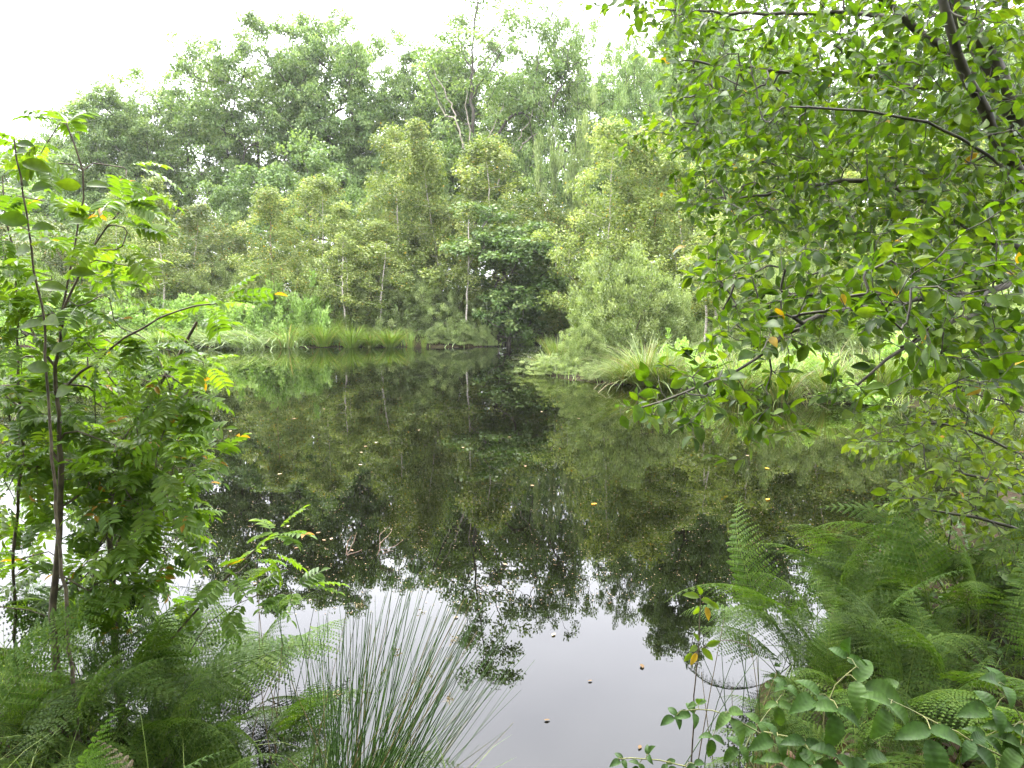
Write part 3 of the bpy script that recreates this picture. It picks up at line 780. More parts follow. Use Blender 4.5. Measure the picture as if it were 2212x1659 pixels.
for k, (lb, px, top, w, Yd, me) in enumerate([
    ('pale drooping grass sweeping down to the water', 555, 708, 130, 27.25, PAL[0]), ('pale bent grass beside the sweeping one', 620, 700, 90, 27.2, PAL[1]), ('pale grass at the left under the rowan branch', 470, 705, 100, 27.6, PAL[1]), ('pale grass left of the rowan branch crossing the bank', 350, 705, 120, 27.7, PAL[1]), ('pale grass between the rowan stems', 230, 705, 130, 27.9, PAL[0]),
    ('yellow green tussock right of the pale bent grass', 655, 700, 80, 27.6, TUS[1]), ('large yellow green tussock left of the white birch stem', 697, 690, 85, 27.2, TUS[0]), ('yellow green tussock at the foot of the white birch stem', 757, 694, 80, 27.1, TUS[0]), ('small round tussock in the middle of the row', 800, 715, 60, 27.1, TUS[2]),
    ('wide tussock in the row left of the upright sedge', 842, 702, 85, 27.15, TUS[0]), ('upright sedge tussock in the shallow water', 886, 705, 40, 26.9, TUS[3]), ('thin sedge at the right end of the tussock row', 915, 715, 30, 26.95, TUS[3]), ('dim green tussock behind the tussock row', 725, 680, 70, 28, TUS[1]),
    ('big arching tussock in front of the big round willow', 1395, 725, 170, 16.2, TUN[1]), ('arching tussock with dry blades on the right bank corner', 1445, 735, 130, 15.9, TUN[0]), ('green tussock left of the small willow on the right bank', 1205, 715, 90, 20.5, TUN[2]), ('tussock at the tip of the right bank', 1180, 758, 90, 19.3, TUN[1]),
    ('hanging tussock over the undercut right bank', 1600, 740, 130, 14.1, TUN[1]), ('hanging tussock under the dangling leaf sprays', 1690, 745, 130, 13.7, TUN[1]), ('tussock right of the hanging ones', 1790, 750, 130, 13.9, TUN[0]), ('tussock near the pale nettles', 1900, 745, 130, 14, TUN[2]), ('tussock beside the bright herb mat', 2020, 750, 140, 14, TUN[0]),
    ('tussock with drooping dry blades low at the right corner waterline', 1345, 770, 110, 16.35, TUN[1])]):
    loc, s = stand(px, top, Yd, .95 if me not in PAL else .75)
    o = link('grass_tussock', me); sx = wide(w, Yd) / .95
    o.location, o.rotation_euler, o.scale = loc, (0, 0, k * 2.1 if me is not PAL[0] else rng.normal(0, .2)), (sx, sx, s)
    tag(o, lb, 'grass tussock', TG)

# ground cover nobody could count
mb = MB()
n_ = 16000
x = rng.uniform(-34, 22, n_ * 3); y = rng.uniform(11, 34, n_ * 3)
d = shore(x, y); k = (d > -.12) & (d < 6) & ((d > 1.3) | (y < 22) | (rng.random(len(d)) < .22)); x, y, d = x[k][:n_], y[k][:n_], d[k][:n_]
blades(mb, np.stack([x, y, np.maximum(ground_z(x, y), -.06) - .03], 1), rng.uniform(0, 6.3, len(x)), np.abs(rng.normal(0, .3, len(x))), np.where(d < 1.2, .55, 1) * rng.uniform(.25, .75, len(x)), np.where(y < 22, .012, .022), rng.uniform(.2, 1.6, len(x)), np.clip(rng.normal(.5, .25, len(x)), 0, .93), 4)
tag(link('bank_grass', mb.mesh('bank_grass', M['pale_grass'])), 'pale rough grass covering the far and right banks', None, None, 'stuff')
mb = MB()
n_ = 13000
x = rng.uniform(-27, -3.6, n_); y = rng.uniform(26.8, 31.5, n_); d = shore(x, y); k = d > .25; x, y, d = x[k], y[k], d[k]
patch = .72 + .28 * np.sin(x * 1.1 + y * .7) * np.sin(x * .43 + 2)
blades(mb, np.stack([x, y, ground_z(x, y) - .03], 1), rng.uniform(0, 6.3, len(x)), np.abs(rng.normal(0, .22, len(x))), patch * np.clip(.35 + d * .3, .3, 1.0) * rng.uniform(.7, 1.15, len(x)), .026, rng.uniform(.2, 1.4, len(x)), np.clip(rng.normal(.62, .22, len(x)), 0, .93), 5)
tag(link('tall_grass', mb.mesh('tall_grass', M['herb'])), 'wide pale green strip of tall grass and herbs along the left far bank', None, None, 'stuff')
mb = MB()
n_ = 4200
x = rng.uniform(-50, 45, n_); y = rng.uniform(28.5, 47, n_); k = shore(x, y) > 1.2; x, y = x[k], y[k]
clump_leaves(mb, np.stack([x, y, ground_z(x, y) + rng.random(len(x)) ** 2 * 1.6], 1), 14, .4, .16, .1)
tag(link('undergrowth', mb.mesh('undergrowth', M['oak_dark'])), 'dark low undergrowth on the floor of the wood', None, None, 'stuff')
mb = MB()
n_ = 3600
x = rng.uniform(-75, 65, n_); y = rng.uniform(50, 66, n_)
hmax = 9.0 + 1.3 * np.sin(x * .35) + 1.2 * np.sin(x * .9 + 1) + np.clip((x + 20) * .2, -3.0, 2.5)
clump_leaves(mb, np.stack([x, y, .6 + rng.random(n_) ** .7 * hmax], 1), 40, 1.0, .32, .24)
tag(link('woodland', mb.mesh('woodland', M['oak'])), 'deep wood closing off the view behind the oaks', None, None, 'stuff')

mb = MB(); n_ = 2600  # unseen leaf mass added behind the camera to block the sky there
x = rng.uniform(-16, 16, n_); y = rng.uniform(-14, -1.2, n_); z = .3 + rng.random(n_) ** .8 * (9 - .25 * np.abs(y + 6))
k = (np.abs(x) > 1.0) | (y < -2.5) | (z > 3.2); x, y, z = x[k], y[k], z[k]
clump_leaves(mb, np.stack([x, y, z], 1), 40, .75, .22, .15)
tag(link('woodland', mb.mesh('woodland', M['oak'])), 'unseen leafy wood added behind the viewer to shade the near bank', None, None, 'stuff')
mb = MB(); n_ = 700  # leaf clumps added above the frame to darken the ferns
x = rng.uniform(-7, 8, n_); y = rng.uniform(-4, 2.4, n_); z = rng.uniform(4.6, 8.5, n_)
clump_leaves(mb, np.stack([x, y, z], 1), 34, .6, .13, .085)
tag(link('foliage', mb.mesh('foliage', M['oak'])), 'unseen leaf clumps added high overhead to shade the near bank', None, None, 'stuff')
# ------------------------------------------------------------------ near right: leaning tree with oval leaves
def twig_leaves(mb, sk, n0, L, W, space=.05, rlim=.0042, tpl=T_BROAD, autumn=.004, updir=.75, jit=.6, tint_mu=.5, tips=True, skip=.1):
    """alternate leaves along all thin twigs"""
    par = sk.par[:sk.n]; P = sk.p[:sk.n]
    idx = np.arange(n0, sk.n); idx = idx[(sk.r[idx] < rlim) & (par[idx] >= 0)]
    a, b = P[par[idx]], P[idx]
    seg = np.linalg.norm(b - a, axis=1)
    cnt = np.maximum(1, np.round(seg / space).astype(int))
    I = np.repeat(np.arange(len(idx)), cnt)
    u = rng.random(len(I)); keep = rng.random(len(I)) > skip
    I, u = I[keep], u[keep]
    pos = a[I] + (b[I] - a[I]) * u[:, None]
    d = nrm(b[I] - a[I])
    nor = nrm(rng.normal(0, jit, (len(I), 3)) + [0, -.12, updir])
    side = nrm(np.cross(d, nor)) * np.where(rng.random(len(I)) < .5, 1, -1)[:, None]
    ax = d * rng.uniform(.5, 1.3, (len(I), 1)) + side * rng.uniform(.25, .9, (len(I), 1)) + [0, 0, -.30]
    s = rng.uniform(.5, 1.25, len(I))
    tint = np.clip(tint_mu + rng.normal(0, .24, len(I)), 0, .89)
    tint = np.where(rng.random(len(I)) < autumn, rng.uniform(.92, 1, len(I)), tint)
    leaves(mb, pos + nrm(ax) * .012, ax, nor, L * s, W * s * rng.uniform(.85, 1.15, len(I)), tpl, tint)

def near_tree():
    base = np.array([5.2, 4.9, gz(5.2, 4.9)])
    t = thing('broadleaf_tree', 'leaning tree with dark smooth trunks and bright oval leaves overhanging the right of the pond', 'tree', base)
    sk = Skel()
    A = lambda *q: [at(*p) for p in q]
    fork = at(2330, 640, 4.7)
    k0 = sk.line([base - [0, 0, .2], fork], step=.15, jit=.004)
    lines = [A((2212, 294, 4.6), (2143, 132, 4.5), (2083, 62, 4.4), (2058, -20, 4.4), (2030, -150, 4.4)),
             A((2230, 420, 4.4), (2158, 303, 4.1), (2113, 222, 4.0), (2080, 150, 3.9), (2040, 40, 3.8), (2020, -80, 3.8)),
             A((2190, 230, 4.9), (2047, 117, 4.9), (1975, 60, 4.8), (1909, 0, 4.7), (1820, -90, 4.6)),
             A((2260, 460, 4.3), (2164, 360, 4.1), (2065, 288, 3.9), (1969, 252, 3.8), (1850, 235, 3.8), (1700, 230, 3.9)),
             A((2250, 560, 4.6), (2100, 500, 4.7), (1996, 441, 4.8), (1930, 393, 4.9), (1891, 387, 5.0), (1825, 387, 5.0), (1650, 420, 5.1), (1540, 440, 5.2)),
             A((2200, 610, 4.3), (2113, 637, 4.0), (1951, 634, 3.8), (1800, 640, 3.6), (1694, 640, 3.5)),
             A((2150, 640, 4.0), (1951, 648, 3.7), (1760, 677, 3.4), (1709, 714, 3.3), (1658, 758, 3.2), (1566, 817, 3.1), (1445, 868, 3.0), (1370, 885, 3.0)),
             A((2180, 640, 3.8), (1988, 729, 3.5), (1907, 780, 3.4), (1852, 832, 3.3)),
             A((2270, 300, 4.9), (2230, 120, 5.0), (2212, -60, 5.0)),
             A((2040, 200, 5.1), (1850, 160, 5.3), (1650, 150, 5.4), (1470, 130, 5.5)),
             A((1900, 30, 5.0), (1650, 30, 5.3), (1420, 20, 5.5))]
    lim = []
    for L in lines:
        k = sk.nearest(np.array(L[0])) if sk.n else k0
        a_ = sk.n; sk.line(L, k, .12, .006); lim.append((a_, sk.n))
    nl = sk.n
    polys = [([(1255, 0), (1300, -20), (1500, -40), (1560, 60), (1440, 75), (1330, 30)], 40, 5.0, 5.8),
             ([(1440, -60), (2240, -120), (2240, 330), (1700, 330), (1500, 200), (1440, 110)], 980, 3.4, 5.7),
             ([(1430, 200), (1640, 200), (1900, 320), (2240, 330), (2240, 620), (1950, 560), (1600, 480), (1500, 400)], 800, 3.4, 5.7),
             ([(1305, 315), (1440, 260), (1520, 300), (1480, 340)], 12, 4.9, 5.5),
             ([(1440, 380), (1580, 390), (1700, 520), (1500, 470)], 22, 4.5, 5.3),
             ([(1500, 540), (1640, 500), (1950, 560), (2240, 560), (2240, 860), (1950, 720), (1650, 700), (1500, 660)], 330, 3.0, 4.6),
             ([(1355, 860), (1480, 740), (1640, 640), (1800, 660), (1760, 760), (1600, 860), (1440, 930), (1400, 900)], 72, 2.8, 3.5),
             ([(1560, 880), (1700, 800), (1880, 780), (1930, 830), (1850, 900), (1700, 950), (1600, 940)], 34, 2.9, 3.6),
             ([(1850, 500), (2240, 380), (2240, 900), (2050, 800), (1900, 700)], 85, 2.5, 3.3)]
    dep = lambda x, y, a, b: rng.uniform(a, b) if b < 5 else np.clip(6.1 - (x - 1300) / 910 * 1.9 + rng.normal(0, .55), 3.5, 6.6)
    targ = np.concatenate([[at(x, y, dep(x, y, a, b)) for x, y in in_poly(p, q)] for p, q, a, b in polys])
    sk.grow(targ, step=.05, bend=.25, jit=.006, up=-.02, lvl=2)
    # extra short side shoots
    k = rng.choice(np.arange(nl, sk.n), 1500, replace=False)
    sk.grow(sk.p[k] + nrm(rng.normal(0, 1, (1500, 3)) * [1, .7, .45] + [-.5, 0, -.15]) * rng.uniform(.10, .26, (1500, 1)), step=.05, bend=.3, jit=.004, up=-.02, lvl=3)
    sk.radii(.0013, 2.25)
    for (a_, b_), (r0, r1) in zip(lim, ((.072, .046), (.040, .020), (.044, .018), (.014, .004), (.017, .004), (.015, .004), (.017, .004), (.016, .005), (.036, .02), (.018, .005), (.014, .005))):
        sk.r[a_:b_] = np.maximum(sk.r[a_:b_], np.linspace(r0, r1, b_ - a_))
    sk.r[:lim[0][0]] = np.linspace(.085, .06, lim[0][0])
    # trunk and limbs: a trunk mesh and one mesh for every limb given above
    mb = MB(); sk.tubes(mb, .0, 8)
    mb.v = [v - base for v in mb.v]
    link('trunk', mb.mesh('trunk', M['bark_near'], True), t)
    mb = MB(); twig_leaves(mb, sk, nl, .070, .037, space=.031)
    mb.v = [v - base for v in mb.v]
    link('crown', mb.mesh('crown', M['near']), t)
near_tree()

def near_shrub():
    base = np.array([3.5, 4.3, gz(3.5, 4.3)])
    t = thing('buckthorn_shrub', 'bright green buckthorn shrub with small oval leaves above the right ferns', 'shrub', base)
    sk = Skel()
    root = sk.node(base - [0, 0, .1], -1)
    A = lambda *q: [at(*p) for p in q]
    for L in (A((2230, 1000, 4.2), (2100, 925, 4.2), (1980, 905, 4.3), (1900, 940, 4.3), (1800, 965, 4.3)), A((2240, 1080, 3.9), (2120, 1030, 3.8), (2000, 1010, 3.8), (1930, 1050, 3.8)),
              A((2260, 950, 4.4), (2180, 800, 4.5), (2080, 790, 4.6)), A((2230, 1150, 3.6), (2080, 1110, 3.5), (1990, 1100, 3.5)), A((2250, 900, 4.4), (2150, 860, 4.6), (2010, 830, 4.8))):
        sk.line(L, root, .1, .008)
    nl = sk.n
    polys = [([(1795, 960), (1900, 900), (2010, 800), (2240, 740), (2240, 1080), (2000, 1030), (1900, 985)], 170, 3.7, 4.9),
             ([(1895, 1075), (1960, 1010), (2240, 1010), (2240, 1260), (2060, 1200), (1990, 1120)], 120, 3.3, 4.1)]
    targ = np.concatenate([[at(x, y, rng.uniform(a, b)) for x, y in in_poly(p, q)] for p, q, a, b in polys])
    sk.grow(targ, step=.05, bend=.25, jit=.005, up=.02, lvl=2)
    k = rng.choice(np.arange(nl, sk.n), 380, replace=False)
    sk.grow(sk.p[k] + nrm(rng.normal(0, 1, (380, 3)) * [1, .7, .4] + [-.4, 0, 0]) * rng.uniform(.08, .2, (380, 1)), step=.05, bend=.3, jit=.004, up=0, lvl=3)
    sk.radii(.0012, 2.3)
    mb = MB(); sk.tubes(mb, 0, 6); mb.v = [v - base for v in mb.v]
    link('stem', mb.mesh('stem', M['bark_near'], True), t)
    mb = MB(); twig_leaves(mb, sk, nl, .062, .036, space=.04, updir=.9, jit=.5, autumn=.008)
    mb.v = [v - base for v in mb.v]
    link('foliage', mb.mesh('foliage', M['shrub']), t)
near_shrub()

# ------------------------------------------------------------------ near left: rowan saplings
def pinnate(mb, pos, d, L=.17, pairs=6, lf=.052, lw=.018, droop=.5, autumn=.012, tint_mu=.5):
    """compound leaves: a bending rachis with pairs of leaflets and one at the tip"""
    N = len(pos); d = nrm(d)
    upv = np.array([0, 0, 1.0]) + rng.normal(0, .28, (N, 3))
    side = nrm(np.cross(d, upv)); up = np.cross(side, d)
    L = L * rng.uniform(.7, 1.15, N)
    t = np.linspace(0, 1, 8)
    ang = -droop * rng.uniform(.4, 1.6, (N, 1)) * t[None]
    C = pos[:, None] + np.cumsum((d[:, None] * np.cos(ang)[..., None] + up[:, None] * np.sin(ang)[..., None]) * (L[:, None, None] / 7), 1)
    # rachis
    s = side[:, None] * .0011
    P = np.stack([C - s, C + s], 2); i = np.arange(7)
    q = np.stack([i * 2, i * 2 + 1, i * 2 + 3, i * 2 + 2], -1)
    base_t = np.clip(tint_mu + rng.normal(0, .16, N), 0, .89)
    mb.add(P.reshape(-1, 3), (q[None] + (np.arange(N) * 16)[:, None, None]).reshape(-1, 4), np.repeat(base_t * .8, 7))
    for k in range(pairs + 1):
        u = .22 + .78 * k / pairs
        f = u * 7; a = int(min(6, f)); w = f - a
        c = C[:, a] * (1 - w) + C[:, a + 1] * w
        tan = nrm(C[:, a + 1] - C[:, a]); nn = np.cross(side, tan)
        sz = (.75 + .5 * math.sin(math.pi * (.15 + .7 * k / pairs))) * rng.uniform(.85, 1.1, N)
        tt = np.clip(base_t + rng.normal(0, .07, N), 0, .89); tt = np.where(rng.random(N) < autumn, .93, tt)
        for sg in ((1, -1) if k < pairs else (0,)):
            ax = tan * (.45 if sg else 1) + side * sg * 1.0 - nn * .12 + rng.normal(0, .06, (N, 3))
            leaves(mb, c, ax, nn + side * sg * .15 + rng.normal(0, .12, (N, 3)), lf * sz, lw * sz, T_OVAL, tt)

def rowan(label, base_px, stems, polys, ncrown, Yb, leafL=.145, thick=1.0, seed=1, extra_tip=6, mat='rowan', lf=.042):
    b = at(*base_px, Yb); base = np.array([b[0], Yb, gz(b[0], Yb)])
    t = thing('rowan_sapling', label, 'sapling', base, 'rowan saplings at the left')
    sk = Skel()
    root = sk.node(base - [0, 0, .1], -1)
    ends, side_ = [], []
    for S in stems:
        first = at(*S[0])
        k = root if (sk.n < 2 or S[0][1] > 1100) else sk.nearest(first)
        a_ = sk.n; ends.append(sk.line([at(*p) for p in S], k, .09, .004))
        if ends[1:]: side_.append((a_, sk.n))
    nl = sk.n
    targ = np.concatenate([[at(x, y, rng.uniform(a, c)) for x, y in in_poly(p, q)] for p, q, a, c in polys]) if polys else np.zeros((0, 3))
    tips = sk.grow(targ, step=.07, bend=.3, jit=.004, up=.05, lvl=2)
    sk.radii(.0022, 2.3)
    sk.r[:nl] = np.maximum(sk.r[:nl], thick * np.clip(.0165 - .0085 * (sk.p[:nl, 2] - .6), .0035, .02))
    for a_, b_ in side_: sk.r[a_:b_] = np.minimum(sk.r[a_:b_], np.linspace(.0055, .0024, b_ - a_) * max(thick, .5))
    mb = MB(); sk.tubes(mb, 0, 6); mb.v = [v - base for v in mb.v]
    link('stem', mb.mesh('stem', M['bark_stem'], True), t)
    mb = MB()
    pos, dr = [], []
    for tp in tips:
        d = nrm(sk.p[tp] - sk.p[sk.par[tp]])
        for _ in range(ncrown):
            pos.append(sk.p[tp]); dr.append(d * .6 + rng.normal(0, .6, 3) * [1, 1, .5] + [0, 0, .1])
    for e in ends:
        d = nrm(sk.p[e] - sk.p[sk.par[e]])
        for _ in range(extra_tip):
            pos.append(sk.p[e]); dr.append(d * .35 + rng.normal(0, .7, 3) * [1, 1, .4] + [0, 0, .15])
        k = e
        for q in range(6):                       # leaves down the shoot
            for _ in range(2):
                if sk.par[k] >= 0: k = sk.par[k]
            pos.append(sk.p[k]); dr.append(rng.normal(0, .8, 3) * [1, 1, .3] + [0, 0, .25])
    pinnate(mb, np.array(pos), np.array(dr), L=leafL, lf=lf, lw=lf * .36)
    mb.v = [v - base for v in mb.v]
    link('foliage', mb.mesh('foliage', M[mat]), t)

rowan('tall rowan sapling with a pair of brown stems rising above the far treeline', (118, 1330),
      [[(110, 1300, 2.75), (135, 1140, 2.75), (128, 1030, 2.75), (128, 920, 2.75), (124, 810, 2.75), (121, 714, 2.75), (140, 661, 2.75), (162, 526, 2.72), (177, 427, 2.7), (189, 319, 2.68), (144, 268, 2.66)],
       [(122, 730, 2.75), (144, 657, 2.7), (192, 541, 2.65), (261, 454, 2.6)], [(150, 830, 2.7), (161, 817, 2.7), (308, 703, 2.6), (389, 663, 2.55), (470, 655, 2.5)],
       [(128, 1000, 2.75), (60, 900, 2.8), (10, 840, 2.85)], [(120, 800, 2.75), (60, 700, 2.8), (0, 610, 2.9)]],
      [([(60, 250), (230, 290), (300, 380), (200, 420), (60, 330)], 5, 2.6, 2.8), ([(180, 440), (330, 430), (330, 520), (200, 560)], 5, 2.5, 2.7), ([(0, 560), (300, 560), (330, 700), (0, 720)], 14, 2.65, 3.1),
       ([(0, 720), (330, 720), (400, 900), (330, 1080), (0, 1080)], 62, 2.65, 3.3), ([(0, 1000), (330, 1040), (300, 1300), (0, 1320)], 50, 2.7, 3.4)], 3, 2.75)
rowan('rowan sapling with branches reaching right over the water', (235, 1180),
      [[(240, 1240, 3.0), (235, 1077, 3.0), (257, 956, 3.0), (304, 901, 2.95), (352, 832, 2.9), (389, 758, 2.88), (425, 696, 2.85)], [(240, 1160, 3.0), (330, 1090, 2.95), (403, 1030, 2.9), (470, 986, 2.85)], [(257, 990, 3.0), (330, 960, 2.9), (390, 935, 2.85)]],
      [([(320, 740), (460, 700), (440, 860), (350, 900)], 12, 2.8, 3.0), ([(230, 900), (400, 920), (420, 1100), (380, 1200), (230, 1200)], 44, 2.7, 3.2), ([(180, 1180), (380, 1130), (370, 1300), (150, 1330)], 22, 2.8, 3.2)], 3, 3.0)
rowan('rowan shoot at the left picture edge with leaves against the sky', (20, 1300),
      [[(30, 1260, 2.95), (45, 1000, 2.95), (38, 760, 2.95), (36, 600, 2.95), (16, 470, 2.95), (5, 380, 2.95)]],
      [([(-40, 400), (90, 380), (100, 600), (-40, 620)], 9, 2.75, 3.1), ([(-40, 700), (110, 700), (120, 1000), (-40, 1000)], 20, 2.75, 3.2)], 3, 2.95, thick=.45)
rowan('small rowan shoot leaning over the water between the ferns and the rushes', (380, 1400),
      [[(330, 1420, 2.9), (440, 1300, 2.85), (520, 1220, 2.8), (590, 1160, 2.75)], [(400, 1400, 2.9), (480, 1310, 2.85), (560, 1285, 2.8), (635, 1280, 2.75)]],
      [([(480, 1190), (600, 1180), (620, 1290), (480, 1300)], 7, 2.7, 2.9)], 2, 2.9, thick=.3)

# sapling with simple oval leaves in pairs among the rowan stems
def oval_sapling():
    base = np.array([-1.55, 2.55, gz(-1.55, 2.55)])
    t = thing('buckthorn_sapling', 'slender sapling with large simple oval leaves in pairs at the left edge', 'sapling', base)
    sk = Skel()
    k = sk.line([base - [0, 0, .1], at(112, 1000, 2.55), at(100, 760, 2.55), at(90, 661, 2.55), at(69, 571, 2.53), at(54, 436, 2.51), at(39, 352, 2.5), at(31, 301, 2.5)], step=.06, jit=.003)
    sk.radii(.004, 40); r = np.linspace(.008, .0025, sk.n)
    mb = MB(); tube(mb, sk.p[:sk.n] - base, r, 6); link('stem', mb.mesh('stem', M['bark_stem'], True), t)
    mb = MB()
    for px, py, dx, s in ((35, 310, 1, .8), (33, 330, 1, .9), (45, 350, 1, 1.2), (62, 400, -1, .9), (66, 410, 1, 1.0), (62, 480, -1, 1.3), (68, 490, 1, 1.0), (72, 530, 1, 1.1), (66, 540, -1, 1.1), (84, 620, 1, 1.2), (80, 600, -1, 1.0), (95, 690, 1, 1.2), (95, 700, -1, 1.2), (110, 760, 1, 1.1), (108, 800, -1, 1.2), (120, 850, 1, 1.1), (184, 400, 1, .95), (176, 402, -1, .95), (150, 480, 1, .9), (150, 590, 1, 1.0)):
        p = at(px, py, 2.5) - base
        leaves(mb, [p], [[dx, rng.normal(0, .4), rng.normal(.0, .25)]], [[rng.normal(0, .3), -.75, .6 + rng.normal(0, .2)]], .078 * s, .042 * s, T_BROAD, np.clip(.7 + rng.normal(0, .12), 0, .89))
    link('foliage', mb.mesh('foliage', M['near']), t)
oval_sapling()

# ------------------------------------------------------------------ bracken
def frond_mesh(L=.75, stipe=.45, W=.24, np_=19, nq=15, e0=1.35, bend=1.6, mat='fern', droop=.35, autumn=0.0, twist=0.0):
    """one bracken frond along +X, rising then arching over"""
    t = np.linspace(0, 1, 40); tot = stipe + L
    ang = e0 - bend * t ** 1.5
    c = np.cumsum(np.stack([np.cos(ang), 0 * t, np.sin(ang)], 1) * tot / 39, 0)
    c[:, 1] += twist * t ** 2 * .3
    mb = MB(); tube(mb, c, np.linspace(.0045, .0008, 40), 4, .85)
    base = 0.42
    for i in range(np_):
        s = (i + .5) / np_
        u = (stipe + L * s) / tot; f = u * 39; a = int(min(38, f)); p0 = c[a] + (c[a + 1] - c[a]) * (f - a)
        tan = nrm(c[min(39, a + 1)] - c[a]); side = np.array([0, 1., 0]); nor = np.cross(side, tan) * -1
        nor = nor if nor[2] > 0 else -nor
        lp = W * (1 - s) ** .85 * min(1, .75 + s * 2) * rng.uniform(.9, 1.08)
        for sg in (1, -1):
            pd = nrm(tan * (.35 + .35 * s) + side * sg)
            m = max(4, int(nq * (lp / W) ** .6))
            v = (np.arange(m) + .5) / m
            dr = droop * rng.uniform(.5, 1.5)
            pc = p0 + pd * (v * lp)[:, None] - nor * (dr * lp * v ** 2)[:, None]
            pw = nrm(np.cross(nor, pd))
            ll = np.maximum(.003, min(.034, lp * .17 + .004) * (1 - v) ** .6 * np.minimum(1, .7 + v * 3))
            tn = np.clip(.5 + rng.normal(0, .10) + rng.normal(0, .08, m), 0, .89)
            if autumn and rng.random() < autumn: tn = np.full(m, .95)
            for s2 in (1, -1):
                ax = pw * s2 + pd * .4
                leaves(mb, pc, np.repeat(ax[None], m, 0) - nor * .25 + rng.normal(0, .08, (m, 3)), np.repeat(nor[None], m, 0) + rng.normal(0, .16, (m, 3)), ll, np.full(m, lp / m * .85) + .001, T_RHOMB, tn)
            q = np.vstack([p0, pc])
            tube(mb, q, np.linspace(.0016, .0005, len(q)), 3, .8)
    return mb.mesh('frond', M[mat])
FR = [frond_mesh(), frond_mesh(L=.85, W=.28, bend=1.9), frond_mesh(L=.65, W=.21, bend=1.3, e0=1.45), frond_mesh(L=.8, W=.22, bend=2.2, droop=.6), frond_mesh(L=.7, W=.26, bend=1.7, droop=.2)]
FR += [frond_mesh(L=.55, stipe=.5, W=.26, np_=15, nq=13, bend=1.2), frond_mesh(L=.7, W=.22, bend=1.6, droop=.9, twist=.5), frond_mesh(L=.6, W=.24, np_=18, bend=2.4, droop=.5, twist=-.5)]
FB = [frond_mesh(L=.75, W=.22, bend=1.0, e0=1.4, mat='fern_bright'), frond_mesh(L=.7, W=.24, bend=1.9, mat='fern_bright')]
FD = [frond_mesh(L=.7, W=.20, bend=2.0, droop=.8, mat='fern_brown')]
FG = 'bracken ferns in the foreground'
def fern(label, x, y, n, hs_, rz=None, spread=2 * math.pi, sets=FR, tilt=.28):
    z = gz(x, y); hs = hs_ * .96; n = n + 2 if n > 4 else n
    t = thing('bracken_fern', label, 'fern', (x, y, z - .03), FG)
    a0 = rng.uniform(0, 6.28) if rz is None else rz
    for k in range(n):
        o = link('frond', sets[int(rng.integers(len(sets)))], t)
        s = hs * rng.uniform(.60, 1.08)
        o.scale = (s, s, s)
        o.location = (rng.normal(0, .05), rng.normal(0, .05), 0)
        o.rotation_euler = (rng.normal(0, tilt), rng.normal(0, tilt), a0 + (k / n - .5) * spread + rng.normal(0, .25))
def spot(px, py, Y): p = at(px, py, Y); return p[0], Y
